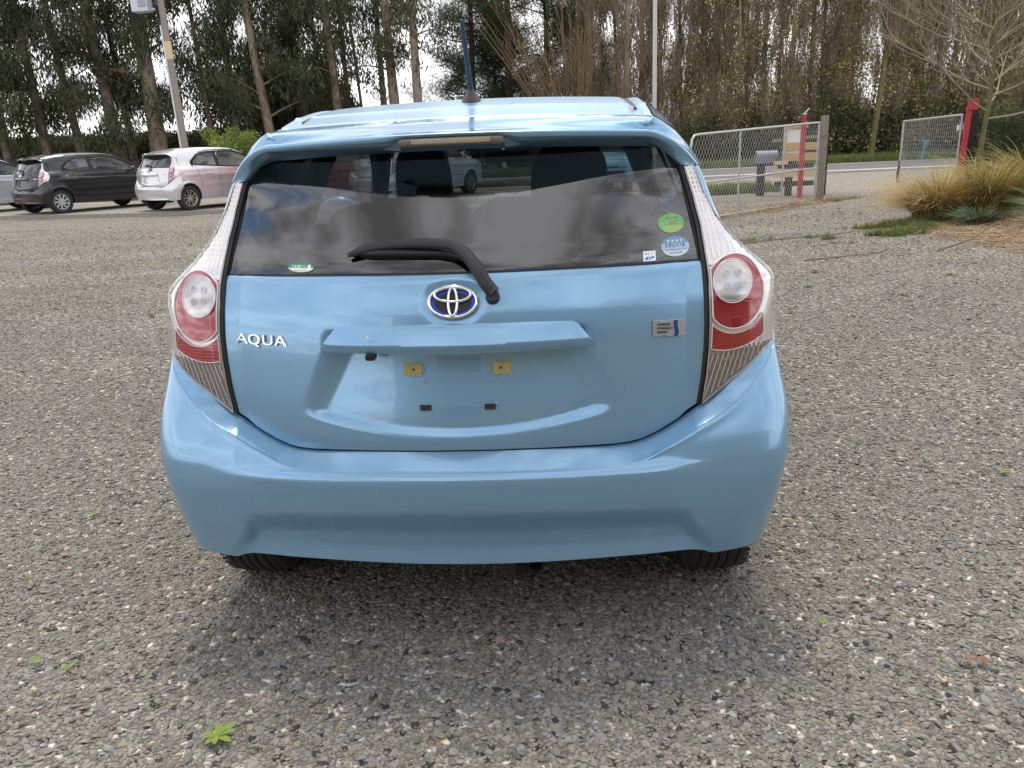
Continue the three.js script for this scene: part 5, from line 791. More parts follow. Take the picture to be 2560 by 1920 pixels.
function poplar(label, x, z, h, dia, seed, { bare = 0.5, pale = false, low = 0.6, width = 1.0, lean = 0, group = 'bare poplars in the belt beyond the road' } = {}) {
  const r = rngOf(seed * 53 + 1), t = thing('poplar_tree', label, 'tree', group); t.position.set(x, 0, z);
  const line = trunkLine(h, lean || (r() - 0.5) * 0.07, 0, 0.22, r), c = new THREE.CatmullRomCurve3(line), gs = [tube(c.getPoints(16), (k) => dia / 2 * (1 - 0.85 * k) * (1 + 0.4 * Math.exp(-k * 30)), 9)], tw = [], lf = [];
  const n = 46;
  for (let i = 0; i < n; i++) { const y = lerp(low, h * 0.9, (i + r()) / n), k = y / h, p = c.getPointAt(clamp(k, 0, 1)), az = r() * 6.28, L = (1.8 + 2.2 * r()) * (1 - 0.4 * k), o = width * (0.45 + 0.8 * r()); const e = p.clone().add(V(Math.cos(az) * o, L, Math.sin(az) * o)), m = p.clone().add(V(Math.cos(az) * o * 0.75, L * 0.35, Math.sin(az) * o * 0.75)), cv = new THREE.QuadraticBezierCurve3(p, m, e); gs.push(tube(cv.getPoints(6), (q) => Math.max(0.007, dia * 0.085 * (1 - 0.85 * q)), 4)); for (let j = 0; j < 2; j++) { const q = cv.getPoint(0.15 + 0.8 * r()); const g = 0.8 + 0.4 * r(); tw.push({ p: q.add(V((r() - 0.5) * 0.9, -0.5, (r() - 0.5) * 0.6)), s: 0.6 + 0.75 * r(), ry: r() * 6.28, rz: (r() - 0.5) * 0.5, c: [0.25 * g, 0.19 * g, 0.125 * g] }); } if (r() > bare) for (let j = 0; j < 12; j++) lf.push({ p: cv.getPoint(0.2 + 0.9 * r()).add(V((r() - 0.5) * 0.8, (r() - 0.5) * 0.8, (r() - 0.5) * 0.8)), s: 0.7 + 0.6 * r(), ry: r() * 6.28, c: pickC(r, GREEN.speck) }); }
  part(t, 'trunk', gs, pale ? BARK.poplarPale : BARK.poplar);
  for (let k = 0; k < 3; k++) { const l = tw.filter((_, i) => i % 3 === k); instances(t, 'twigs', SPRAY[k], TWIG, l); }
  if (lf.length) crownOf(t, r, lf, CLUMP.speck, LEAF, 'leaves');
  return t;
}
{
  const spots = [ // x, z, height, diameter, bare share, pale, place in the picture
    [2.1, -42.3, 15, 0.3, 0.85, 0, 'first poplar right of the fanning bare shrub'], [3.65, -41.3, 16, 0.42, 0.85, 1, 'pale-barked poplar left of the thin steel mast'], [4.5, -43, 15, 0.34, 0.8, 0, 'brown poplar touching the thin steel mast'], [5.6, -42, 15, 0.28, 0.65, 0, 'poplar just right of the thin steel mast'], [6.9, -43.3, 16, 0.3, 0.6, 0, 'poplar above the left end of the wire gate'],
    [8.3, -42.6, 16, 0.42, 0.6, 0, 'thick-stemmed poplar above the middle of the wire gate'], [9.5, -41.8, 15, 0.26, 0.5, 0, 'poplar left of the first red post'], [10.8, -42.2, 16, 0.34, 0.45, 0, 'poplar directly behind the first red post'], [12.1, -41.5, 15, 0.28, 0.4, 0, 'leafy poplar behind the grey timber post'], [13.3, -42.4, 16, 0.3, 0.4, 0, 'poplar left of the leaning mossy stem'],
    [14.6, -41.9, 16, 0.32, 0.35, 0, 'poplar above the gap between the gates'], [17.2, -41.6, 16, 0.32, 0.3, 0, 'yellow-leaved poplar right of the leaning mossy stem'], [18.5, -42.6, 15, 0.28, 0.3, 0, 'poplar behind the left end of the small gate'], [19.8, -41.8, 16, 0.34, 0.35, 0, 'poplar behind the middle of the small gate'], [21.3, -42.8, 16, 0.3, 0.35, 0, 'poplar behind the capped red post'],
    [22.8, -42, 16, 0.34, 0.4, 0, 'poplar behind the stem of the bare tree'], [24.3, -43, 15, 0.28, 0.35, 0, 'poplar behind the right branches of the bare tree'], [26, -42.5, 16, 0.3, 0.4, 0, 'poplar at the right edge of the picture'], [27.8, -42.8, 16, 0.3, 0.4, 0, 'poplar just past the right edge of the picture'],
  ];
  spots.forEach(([x, z, h, d, b, p, l], i) => poplar(l, x, z, h, d, i + 1, { bare: b, pale: !!p || i % 2 === 0 }));
  const backPlace = ['leftmost, behind the fanning bare shrub', 'second from the left', 'left of the pale-barked poplar', 'behind the pale-barked poplar', 'left of the thin steel mast', 'right of the thin steel mast', 'above the left end of the wide gate', 'above the first stile of the wide gate', 'behind the thick-stemmed poplar', 'right of the thick-stemmed poplar', 'above the red post', 'above the grey timber post', 'above the road gap, left part', 'above the road gap, right part', 'behind the leaning mossy stem', 'above the left end of the narrow gate', 'above the right end of the narrow gate', 'left of the bare tree', 'behind the bare tree'];
  for (let i = 0; i < 19; i++) poplar('poplar stem in the back row, ' + backPlace[i], 1.2 + i * 1.48 + 0.4 * Math.sin(i * 5.1), -46.2 - 1.3 * (i % 3), 16, 0.28, 60 + i, { bare: 0.6, group: 'back row of bare poplars' });
  const ms = poplar('leaning mossy stem among the poplars, left of the small gate', 15.3, -39.4, 13, 0.34, 88, { bare: 0.6, lean: 0.07, low: 4 }); ms.children[0].material = BARK.mossy;
}
{ // brown scrub that closes the foot of the belt
  const r = rngOf(71), tw = [[], [], []], lf = [];
  for (let i = 0; i < 520; i++) { const x = lerp(1.5, 29, r()), z = -39.6 - 4.5 * r(), g = 0.7 + 0.5 * r(); tw[i % 3].push({ p: V(x, 0.2 + 2.2 * r(), z), s: 0.6 + 0.6 * r(), ry: r() * 6.28, rz: (r() - 0.5) * 0.9, c: [0.25 * g, 0.19 * g, 0.125 * g] }); }
  for (let i = 0; i < 1700; i++) { const x = lerp(5, 29, Math.pow(r(), 0.75)), y = 0.8 + 4.5 * r() * r(); lf.push({ p: V(x, y, -39.2 - 3 * r()), s: 0.7 + 0.6 * r(), ry: r() * 6.28, c: pickC(r, GREEN.speck) }); }
  ['low bare twigs between the poplar stems', 'thin brown suckers at the foot of the poplars', 'tangled bare scrub along the verge'].forEach((l, k) => { instances(scene, numbered('twig_scrub'), SPRAY[k], TWIG, tw[k], l).userData.category = 'undergrowth'; });
  instances(scene, numbered('leafy_scrub'), CLUMP.speck[0], LEAF, lf, 'yellowing leaves on the low scrub along the verge').userData.category = 'undergrowth';
}
{ // bare shrub that fans up behind the roof
  const r = rngOf(5), t = thing('bare_shrub', 'bare olive shrub fanning its stems leftwards behind the blue roof', 'shrub'); t.position.set(1.0, 0, -40.4);
  const gs = [], gold = [];
  for (let i = 0; i < 74; i++) { const a = lerp(-1.05, 0.45, r()), L = 5.5 + 5 * r(), b = V((r() - 0.5) * 1.2, -0.2, (r() - 0.5) * 0.8), e = b.clone().add(V(Math.sin(a) * L * 0.62, L * Math.cos(a * 0.6), (r() - 0.5) * 2)), m = b.clone().lerp(e, 0.5).add(V(-0.5 * Math.sin(a) + (r() - 0.5) * 0.4, 0.4, 0)); const cv = new THREE.QuadraticBezierCurve3(b, m, e); (i % 5 ? gs : gold).push(tube(cv.getPoints(9), (k) => 0.05 * (1 - 0.85 * k) * (0.5 + 0.6 * ((i * 7) % 10) / 10), 5)); for (let j = 0; j < 5; j++) { const p = cv.getPoint(0.3 + 0.65 * r()), d = V((r() - 0.5) * 1.6 - 0.4, 0.9 + r(), (r() - 0.5)).multiplyScalar(0.8); gs.push(tube([p, p.clone().addScaledVector(d, 0.5).add(V(0.04, 0, 0)), p.clone().add(d)], (k) => 0.014 * (1 - 0.7 * k), 3, false, false)); } }
  part(t, 'stems', gs, BARK.twig); part(t, 'stems', gold, BARK.mossy);
}
// ---- undergrowth, hedge, verge
{
  const r = rngOf(9), a = [], b = [];
  for (let i = 0; i < 3400; i++) { const x = lerp(-2, 30, r()), z = -37.9 - 0.12 * x * 0.4 - 3.2 * r() - 0.8, top = Math.max(0.5, 1.25 + 2.2 * fbm(x * 0.35, 4, 2, 4) + 0.9 * sstep(9, 13, x)) * (0.8 + 0.5 * r()); (r() < 0.5 ? a : b).push({ p: V(x, 0.1 + top * Math.pow(r(), 0.8), z), s: 0.6 + 0.8 * r(), ry: r() * 6.28, rx: r() * 2, c: pickC(r, r() < 0.12 ? GREEN.gum : GREEN.ivy) }); }
  instances(scene, numbered('undergrowth'), CLUMP.round[0], LEAF, a, 'dark ivy and bramble undergrowth under the poplars').userData.category = 'undergrowth';
  const u = instances(scene, numbered('undergrowth'), CLUMP.round[1], LEAF, b, 'dark leafy scrub between the poplar stems'); u.userData.category = 'undergrowth';
  const h = thing('hedge', 'long dark clipped hedge behind the parked cars', 'hedge'); const hl = [];
  for (let i = 0; i < 8600; i++) { const x = lerp(-44, -3, r()), z = -44.6 - 0.02 * x - 1.6 * r(), top = 2.55 + 0.16 * fbm(x * 0.5, 1, 1, 3) + 0.5 * sstep(-16, -6, x); const front = r() < 0.75; hl.push({ p: V(x, front ? top * Math.pow(r(), 0.7) : top - 0.25 * r(), front ? -44.3 - 1.1 * r() : z), s: 0.65 + 0.55 * r(), ry: r() * 6.28, rx: r() * 3, c: pickC(r, GREEN.ivy) }); }
  crownOf(h, r, hl, CLUMP.round, LEAF, 'foliage'); 
  // lower leafy mass between the gum stems, left
  const dl = []; for (let i = 0; i < 2600; i++) { const x = lerp(-18, -5.5, r()), z = -39.5 - 4.5 * r(), top = 5.2 - 2.6 * sstep(-11.4, -9.6, x) - 1.2 * sstep(-9.6, -7, x) + 1.3 * fbm(x * 0.6, 7, 3, 3); dl.push({ p: V(x, top * Math.pow(r(), 0.75), z), s: 0.8 + 0.7 * r(), ry: r() * 6.28, c: pickC(r, GREEN.gum) }); }
  CLUMP.gum.slice(0, 2).forEach((g, k) => { const m = instances(scene, numbered('understorey'), g, LEAF, dl.filter((_, i) => i % 2 === k), k ? 'dark young growth filling the gaps between the eucalyptus stems' : 'dark leafy understorey behind the eucalyptus stems'); m.userData.category = 'undergrowth'; });
  // yellow-green shrub beside the silver car
  const s = thing('leafy_shrub', 'yellow-green leafy shrub between the silver car and the blue car', 'shrub'); s.position.set(-10.5, 0, -25.6); const sl = [], st = [];
  for (let i = 0; i < 46; i++) { const az = r() * 6.28, o = 0.9 * Math.sqrt(r()), H = 1.5 + 0.95 * r() - 0.35 * o, e = V(Math.cos(az) * o, H, Math.sin(az) * o); st.push(tube([V(0, -0.1, 0), e.clone().multiplyScalar(0.5).add(V(0, 0.1, 0)), e], (k) => 0.016 * (1 - 0.7 * k), 4)); for (let j = 0; j < 9; j++) sl.push({ p: e.clone().multiplyScalar(0.4 + 0.62 * r()).add(V((r() - 0.5) * 0.25, 0, (r() - 0.5) * 0.25)), s: 0.6 + 0.5 * r(), ry: r() * 6.28, c: pickC(r, GREEN.bright) }); }
  part(s, 'stems', st, BARK.twig); crownOf(s, r, sl, CLUMP.shrub, LEAF, 'foliage');
}
// ---- grass
const bladeTuft = (seed, n, H, W, lean) => { const r = rngOf(seed), pos = [], idx = []; for (let i = 0; i < n; i++) { const az = r() * 6.28, o = W * Math.sqrt(r()), b = V(Math.cos(az) * o, 0, Math.sin(az) * o), L = H * (0.5 + 0.6 * r()), a2 = r() * 6.28, d = V(Math.cos(a2), 0, Math.sin(a2)), w = H * 0.022 * (0.7 + 0.6 * r()), s = V(-d.z, 0, d.x), k0 = pos.length / 3; for (let k = 0; k <= 3; k++) { const t = k / 3, p = b.clone().addScaledVector(d, L * lean * t * t * (0.4 + r() * 0.2)).add(V(0, L * (t - 0.25 * lean * t * t), 0)); const ww = w * (1 - t * 0.95); pos.push(p.x - s.x * ww, p.y, p.z - s.z * ww, p.x + s.x * ww, p.y, p.z + s.z * ww); } for (let k = 0; k < 3; k++) { const a = k0 + k * 2; idx.push(a, a + 1, a + 3, a, a + 3, a + 2); } } return build(pos, null, null, idx); };
const TUFT = [bladeTuft(1, 26, 0.3, 0.12, 0.8), bladeTuft(2, 24, 0.3, 0.14, 1.0)], GRASSM = leafMat(0.3);
const GRASSC = [[0.12, 0.17, 0.035], [0.17, 0.21, 0.05], [0.09, 0.14, 0.03], [0.22, 0.21, 0.08]];
function grassPatch(name, label, pts, seed) { const r = rngOf(seed), l = pts(r); TUFT.forEach((g, k) => { const m = instances(scene, numbered(name), g, GRASSM, l.filter((_, i) => i % 2 === k), label[k]); m.userData.category = 'grass'; }); }
grassPatch('verge_grass', ['long green grass on the verge beyond the road', 'bright grass blades along the far edge of the road'], (r) => { const l = []; for (let i = 0; i < 9000; i++) { const x = lerp(-8, 34, r()), z = roadZ(x, true) - 0.55 - 2.6 * r(); l.push({ p: V(x, 0, z), s: 0.8 + 0.9 * r(), ry: r() * 6.28, c: pickC(r, GRASSC) }); } return l; }, 3);
grassPatch('green_grass', ['green grass at the foot of the tussocks', 'low green grass spreading onto the gravel by the bank'], (r) => { const l = []; for (let i = 0; i < 1500; i++) { const t = r(), x = lerp(4.6, 6.0, t) + (r() - 0.5) * 0.5, z = lerp(-10.3, -9.5, r()) + (r() - 0.5) * 0.5 - 0.6 * (t - 0.5); if (fbm(x * 1.6, z * 1.6, 2, 3) < -0.05) continue; l.push({ p: V(x, relief(x, z), z), s: 0.22 + 0.35 * r(), ry: r() * 6.28, c: pickC(r, GRASSC) }); } for (let i = 0; i < 500; i++) { const x = lerp(2.4, 4.8, r()), z = lerp(-9.6, -8.4, r()); if (fbm(x * 2, z * 3, 6, 3) < 0.16) continue; l.push({ p: V(x, relief(x, z), z), s: 0.12 + 0.2 * r(), ry: r() * 6.28, c: pickC(r, GRASSC) }); } for (let i = 0; i < 260; i++) { const x = 5.55 + 0.75 * r(), z = -14.5 + 0.5 * (r() - 0.5) * 1.2; l.push({ p: V(x, 0, z), s: 0.25 + 0.35 * r(), ry: r() * 6.28, c: pickC(r, GRASSC) }); } return l; }, 8);
grassPatch('roadside_grass', ['leafy green weeds behind the wire gate', 'green grass around the letter box post'], (r) => { const l = []; for (let i = 0; i < 900; i++) { const x = lerp(2.6, 5.6, r()), z = -17.6 - 0.15 * x - 1.2 * r(); if (fbm(x * 1.2, z, 9, 3) < -0.12) continue; l.push({ p: V(x, 0.02, z), s: 0.5 + 0.6 * r(), ry: r() * 6.28, c: pickC(r, GRASSC) }); } return l; }, 12);
grassPatch('dry_grass', ['strip of dry grass behind the concrete slab', 'dry grass under the hedge behind the parked cars'], (r) => { const l = []; for (let i = 0; i < 5200; i++) { const x = lerp(-27, 3, r()), z = -24.3 - 0.8 * r() - (i % 3 ? 0 : 9.5 + 4 * r()); l.push({ p: V(x, 0, z), s: 0.7 + 0.7 * r(), ry: r() * 6.28, c: pickC(r, [[0.24, 0.2, 0.1], [0.16, 0.16, 0.06], [0.3, 0.25, 0.13]]) }); } return l; }, 14);
// tussocks: long arching blades
const TUSS = std('#ffffff', 0.75, 0, { transmission: 0.25, thickness: 0, ior: 1.3 }); TUSS.vertexColors = true;
function tussock(name, label, x, z, R, H, n, pal, seed, group, comb = [0, 0]) {
  const r = rngOf(seed), pos = [], idx = [], col = [], t = thing(name, label, 'grass plant', group); t.position.set(x, relief(x, z) - 0.02, z);
  for (let i = 0; i < n; i++) {
    const az = r() * 6.28, o = R * 0.32 * Math.sqrt(r()), b = V(Math.cos(az) * o, 0, Math.sin(az) * o), a2 = az + (r() - 0.5) * 1.3, d = V(Math.cos(a2) + comb[0], 0, Math.sin(a2) + comb[1]).normalize(), L = (0.7 + 0.45 * r()), out = R * L * (0.35 + 0.75 * r()), up = H * L * (0.75 + 0.5 * r()), droop = 0.5 + 0.9 * r(), w = 0.0062 + 0.005 * r(), s = V(-d.z, 0, d.x), c = pickC(r, pal), tipC = pickC(r, pal.slice(-2)), k0 = pos.length / 3, N = 6, bend = (r() - 0.5) * 0.12;
    for (let k = 0; k <= N; k++) { const q = k / N, p = b.clone().addScaledVector(d, out * (0.35 * q + 0.65 * q * q)).addScaledVector(s, bend * q * q).add(V(0, up * (q * 1.9 - droop * q * q) * 0.75, 0)), ww = w * (1 - 0.9 * q); if (p.y < 0.01) p.y = 0.01; pos.push(p.x - s.x * ww, p.y, p.z - s.z * ww, p.x + s.x * ww, p.y + 0.002, p.z + s.z * ww); const cc = c.map((v, j) => lerp(v, tipC[j], q)); col.push(...cc, ...cc); }
    for (let k = 0; k < N; k++) { const a = k0 + k * 2; idx.push(a, a + 1, a + 3, a, a + 3, a + 2); }
  }
  part(t, 'blades', build(pos, null, null, idx, col), TUSS).userData.kind = 'stuff'; return t;
}
const GOLD = [[0.06, 0.06, 0.018], [0.13, 0.125, 0.03], [0.23, 0.18, 0.045], [0.31, 0.24, 0.065], [0.41, 0.29, 0.1], [0.46, 0.33, 0.14]], OLIVE = [[0.05, 0.055, 0.018], [0.12, 0.13, 0.03], [0.21, 0.2, 0.05], [0.31, 0.26, 0.07], [0.4, 0.32, 0.1]], BLUEGREEN = [[0.06, 0.09, 0.04], [0.09, 0.13, 0.055], [0.14, 0.18, 0.085]];
{
  const G = 'golden tussock grasses on the bank';
  tussock('tussock_grass', 'front golden tussock spilling onto the gravel, leftmost of the clump', 5.7, -10.35, 0.72, 0.62, 1440, GOLD, 1, G, [-0.45, 0.25]);
  tussock('tussock_grass', 'golden tussock in front of the small gate, behind the leftmost one', 6.4, -11.7, 0.6, 0.5, 936, GOLD, 2, G, [-0.2, 0.1]);
  tussock('tussock_grass', 'middle golden tussock below the capped red post', 6.5, -10.4, 0.78, 0.7, 1440, GOLD.concat(OLIVE), 3, G, [0.1, 0.5]);
  tussock('tussock_grass', 'olive tussock at the foot of the bare tree', 7.1, -11.5, 0.75, 0.62, 1080, OLIVE.concat(GOLD), 4, G);
  tussock('tussock_grass', 'olive tussock cut by the right edge of the picture', 7.4, -10.4, 0.85, 0.6, 1080, OLIVE, 5, G);
  tussock('tussock_grass', 'back olive tussock in front of the dark fence', 7.9, -11.9, 0.85, 0.75, 936, OLIVE, 6, G);
  tussock('blue_green_grass', 'blue-green grass clump at the right edge in front of the tussocks', 6.55, -8.75, 0.5, 0.42, 900, BLUEGREEN, 7);
  tussock('blue_green_grass', 'small blue-green grass clump below the golden tussocks', 5.95, -9.5, 0.4, 0.26, 420, BLUEGREEN, 8);
}
{ // straw, fallen twigs, weeds in the gravel
  const r = rngOf(21), straw = new THREE.CylinderGeometry(0.5, 0.35, 1, 3, 2); straw.rotateZ(Math.PI / 2); { const p = straw.attributes.position; for (let i = 0; i < p.count; i++) p.setZ(i, p.getZ(i) + 0.35 * (1 - 4 * p.getX(i) ** 2)); }
  const l = []; const C = [[0.42, 0.31, 0.18], [0.56, 0.43, 0.28], [0.32, 0.21, 0.12], [0.22, 0.14, 0.08], [0.64, 0.52, 0.36]];
  for (let i = 0; i < 15000; i++) { const x = lerp(4.2, 8.0, Math.pow(r(), 0.8)), z = lerp(-10.6, -6.0, r()), e = mound(x, z); if (e < 0.008 + 0.02 * r()) continue; const L = 0.08 + 0.3 * r() * r(); l.push({ p: V(x, relief(x, z) + 0.012 + 0.05 * r() * r(), z), s: V(L, 0.0035 + 0.004 * r(), 0.0035 + 0.004 * r()), ry: r() * 6.28, rz: (r() - 0.5) * 0.5, c: pickC(r, C) }); }
  for (let i = 0; i < 3400; i++) { const t = r(), x = lerp(2.4, 5.9, t) + (r() - 0.5) * 0.35, z = lerp(-12.1, -15.0, t) + (r() - 0.5) * 0.9 - 0.5 * r(); const L = 0.06 + 0.22 * r() * r(); l.push({ p: V(x, relief(x, z) + 0.012 + 0.05 * r() * r(), z), s: V(L, 0.005, 0.005), ry: r() * 6.28, rz: (r() - 0.5) * 0.6, c: pickC(r, C) }); }
  const im = instances(scene, numbered('straw_litter'), straw, std('#ffffff', 0.9), l, 'dry straw and leaf litter on the bank and under the gate'); im.userData.category = 'straw';
  const stick = (label, pts, rad) => { const o = top('fallen_twig', tube(curve(pts.map(([x, z, y]) => V(x, relief(x, z) + (y ?? 0.012), z)), 24), (k) => rad * (1 - 0.6 * k), 5), BARK.twig); tag(o, label, 'twig', 'fallen twigs at the edge of the gravel'); };
  stick('long thin twig lying on the gravel in front of the green grass', [[2.95, -7.15], [3.4, -7.35], [3.9, -7.6], [4.2, -8.0]], 0.008);
  stick('dark twig lying left of the bank, beyond the long thin one', [[2.35, -8.6], [3.1, -9.1], [4.0, -9.5], [4.6, -9.9]], 0.009);
  stick('arched cane lying over the straw bank', [[4.6, -7.6, 0.02], [5.1, -7.9, 0.1], [5.6, -8.3, 0.2], [6.1, -8.5, 0.12]], 0.011);
  const bits = []; for (let i = 0; i < 150; i++) { const z = lerp(0.6, -6, r() * r()), x = 0.2 + (r() - 0.5) * 1.5 * (2.4 - z); if (Math.abs(x) < 0.9 && z < -0.1) continue; const L = 0.02 + 0.05 * r(); bits.push({ p: V(x, relief(x, z) + 0.012, z), s: V(L, 0.0016, 0.0016), ry: r() * 6.28, rz: (r() - 0.5) * 0.3, c: pickC(r, C) }); }
  instances(scene, numbered('straw_bits'), straw, std('#ffffff', 0.9), bits, 'thin bits of straw scattered over the gravel').userData.category = 'straw';
  // weeds
  const leafGeo = (n, L, seed) => { const r2 = rngOf(seed), pos = [], idx = []; for (let i = 0; i < n; i++) { const a = (i / n) * 6.28 + r2() * 0.7, d = V(Math.cos(a), 0, Math.sin(a)), s = V(-d.z, 0, d.x), l2 = L * (0.6 + 0.5 * r2()), w = L * 0.17, up = 0.25 + 0.5 * r2(), k0 = pos.length / 3; for (let k = 0; k <= 4; k++) { const t = k / 4, ww = w * Math.sin(Math.PI * (0.08 + 0.85 * Math.pow(t, 1.3))), p = d.clone().multiplyScalar(l2 * t).add(V(0, 0.006 + l2 * up * (t - 0.6 * t * t), 0)); pos.push(p.x - s.x * ww, p.y + ww * 0.3, p.z - s.z * ww, p.x, p.y, p.z, p.x + s.x * ww, p.y + ww * 0.3, p.z + s.z * ww); } for (let k = 0; k < 4; k++) for (let m = 0; m < 2; m++) { const A = k0 + k * 3 + m; idx.push(A, A + 1, A + 4, A, A + 4, A + 3); } } return build(pos, null, null, idx); };
  const weedM = std('#7f9444', 0.8, 0, { transmission: 0.2, thickness: 0, ior: 1.3 }), weedD = std('#5d7a26', 0.8);
  const weeds = [ // pixel-free ground places
    [-0.59, 0.3, 0.062, 8, 'lime-green rosette weed near the bottom edge, largest in the gravel'], [-1.24, 0.0, 0.036, 7, 'small weed left of the largest rosette, nearer the left edge'], [-1.13, 0.03, 0.034, 6, 'small weed beside its twin at the lower left'], [-1.75, -0.19, 0.06, 9, 'dark green weed cut by the left edge', 1], [-1.62, -0.95, 0.045, 7, 'weed beside the left rear corner of the blue car'],
    [-0.52, -0.32, 0.04, 6, 'weed in the shade below the left half of the bumper'], [1.0, -0.18, 0.035, 6, 'weed in the gravel below the right rear wheel'], [0.72, -0.05, 0.025, 5, 'tiny weed between the shade and the lower right'], [0.83, 0.42, 0.04, 7, 'thin grassy weed near the bottom edge right of the middle', 1], [2.05, -1.25, 0.05, 7, 'weed at the right edge, level with the bumper'], [2.1, -0.78, 0.04, 6, 'weed at the right edge, below the other one'],
    [2.55, -5.6, 0.11, 9, 'weed tuft right of the tail lamp, far up the gravel'], [2.85, -6.4, 0.12, 9, 'weed tuft beyond the one right of the tail lamp', 1], [3.3, -6.1, 0.1, 8, 'lime weed in the middle of the right-hand gravel'], [4.0, -6.0, 0.12, 9, 'weed far right on the gravel, nearest the straw bank'], [3.2, -5.1, 0.1, 8, 'dark low tuft on the right-hand gravel', 1], [2.5, -4.3, 0.08, 7, 'small yellowish weed on the right-hand gravel'], [3.7, -4.6, 0.08, 7, 'small weed far right on the gravel'], [2.1, -5.9, 0.1, 8, 'low weed beside the right tail lamp'],
  ];
  weeds.forEach(([x, z, s, n, label, dark], i) => { const o = top('gravel_weed', leafGeo(n, s * (i ? 0.55 : 0.8), i + 40), dark ? weedD : weedM); o.position.set(x, relief(x, z) + 0.008, z); tag(o, label, 'weed', 'weeds growing through the gravel'); });
  const dead = top('dead_leaf', merge([leafGeo(3, 0.03, 99), leafGeo(4, 0.022, 98).translate(0.03, 0, 0.005)]), std('#8a5a38', 0.85)); dead.position.set(1.33, 0.012, 0.0); tag(dead, 'curled orange-brown dead leaf on the gravel at the lower right', 'leaf');
  const dk = top('dead_leaf', leafGeo(3, 0.05, 97), std('#5a3f2e', 0.9)); dk.position.set(2.0, 0.012, -2.9); tag(dk, 'dark brown dead leaf on the gravel right of the tail lamp', 'leaf');
}
{ // bare young tree on the bank, right
  const r = rngOf(17), t = thing('bare_tree', 'bare young tree with spreading grey branches behind the tussocks', 'tree'); t.position.set(7.1, relief(7.1, -12.1) - 0.05, -12.1);
  const gs = [], trunk = [V(0, 0, 0), V(0.03, 0.6, -0.02), V(0.05, 1.2, 0), V(0.07, 1.9, 0.02), V(0.03, 2.7, 0), V(-0.03, 3.6, 0)];
  const tc = new THREE.CatmullRomCurve3(trunk); gs.push(tube(tc.getPoints(18), (k) => 0.055 * (1 - 0.78 * k), 8));
  const grow = (p, d, L, rad, depth) => { const N = 6, pts = [p]; let q = p.clone(), dir = d.clone(); for (let i = 0; i < N; i++) { dir.add(V((r() - 0.5) * 0.28, (r() - 0.5) * 0.2 + 0.07, (r() - 0.5) * 0.28)).normalize(); q = q.clone().addScaledVector(dir, L / N); pts.push(q); } gs.push(tube(pts, (k) => rad * (1 - 0.72 * k), depth > 1 ? 3 : 5, false, false)); if (depth < 3) { const n = depth === 0 ? 6 : 3; for (let i = 0; i < n; i++) { const k = 1 + Math.floor(r() * (N - 1)), a = r() * 6.28, side = V(Math.cos(a), 0.25 + 0.5 * r(), Math.sin(a)); grow(pts[k], d.clone().multiplyScalar(0.75).addScaledVector(side, 0.75).normalize(), L * (0.42 + 0.25 * r()), rad * 0.5, depth + 1); } } };
  for (let i = 0; i < 20; i++) { const k = 0.36 + 0.62 * (i / 20), p = tc.getPointAt(k), az = i * 2.4 + r() * 0.5, up = 0.12 + 0.75 * (k - 0.4) + 0.2 * r(); grow(p, V(Math.cos(az), up, Math.sin(az)).normalize(), 1.95 - 0.9 * (k - 0.4) + 0.4 * r(), 0.018 * (1.35 - k), 0); }
  part(t, 'branches', gs.slice(1), std('#8b8270', 0.9)); part(t, 'trunk', gs[0], BARK.mossy);
}
{ // scrubby evergreen behind the tussocks
  const r = rngOf(33), t = thing('evergreen_bush', 'scrubby dark evergreen between the red post and the dark fence', 'shrub'), l = [], st = []; t.position.set(8.5, 0.1, -13.2);
  for (let i = 0; i < 40; i++) { const az = r() * 6.28, o = 0.8 * Math.sqrt(r()), e = V(Math.cos(az) * o, 0.6 + 0.95 * r(), Math.sin(az) * o * 0.7); st.push(tube([V(0, 0, 0), e.clone().multiplyScalar(0.55).add(V(0, 0.15, 0)), e], (k) => 0.014 * (1 - 0.7 * k), 4)); for (let j = 0; j < 9; j++) l.push({ p: e.clone().multiplyScalar(0.3 + 0.75 * r()).add(V((r() - 0.5) * 0.3, (r() - 0.5) * 0.2, (r() - 0.5) * 0.3)), s: 0.3 + 0.35 * r(), ry: r() * 6.28, rx: (r() - 0.5), c: pickC(r, [[0.05, 0.075, 0.035], [0.08, 0.1, 0.045], [0.12, 0.13, 0.06]]) }); }
  part(t, 'stems', st, BARK.twig); crownOf(t, r, l, CLUMP.pine, NEEDLE, 'foliage');
}
// ---------------------------------------------------------------- poles, gates, posts, boards
let woodBlack;
const galv = std('#b3b5b6', 0.45, 0.6), wireM = std('#b9bab8', 0.5, 0.5), redPaint = (() => { const m = std('#ffffff', 0.6); m.map = dataTex(128, (u, v) => { const n = fbm(u * 9, v * 22, 4, 4), w = sstep(0.22, 0.36, n), d = 0.88 + 0.25 * fbm(u * 3, v * 6, 8, 3); return [lerp(0.74 * d, 0.72, w), lerp(0.19 * d, 0.56, w), lerp(0.21 * d, 0.53, w)]; }, true); return m; })();
const woodMat = (c0, c1, seed) => { const m = std('#ffffff', 0.85); m.map = dataTex(128, (u, v) => { const n = fbm(u * 3 + seed, v * 26, seed, 4), t = clamp(0.5 + 0.9 * n, 0, 1); return c0.map((x, i) => lerp(x, c1[i], t)); }, true); return m; };
const woodGrey = woodMat([0.42, 0.38, 0.33], [0.62, 0.57, 0.5], 2), woodPly = woodMat([0.68, 0.55, 0.36], [0.8, 0.68, 0.48], 4), woodPale = woodMat([0.74, 0.67, 0.52], [0.84, 0.78, 0.64], 7), woodDark = woodMat([0.13, 0.1, 0.09], [0.24, 0.19, 0.17], 5);
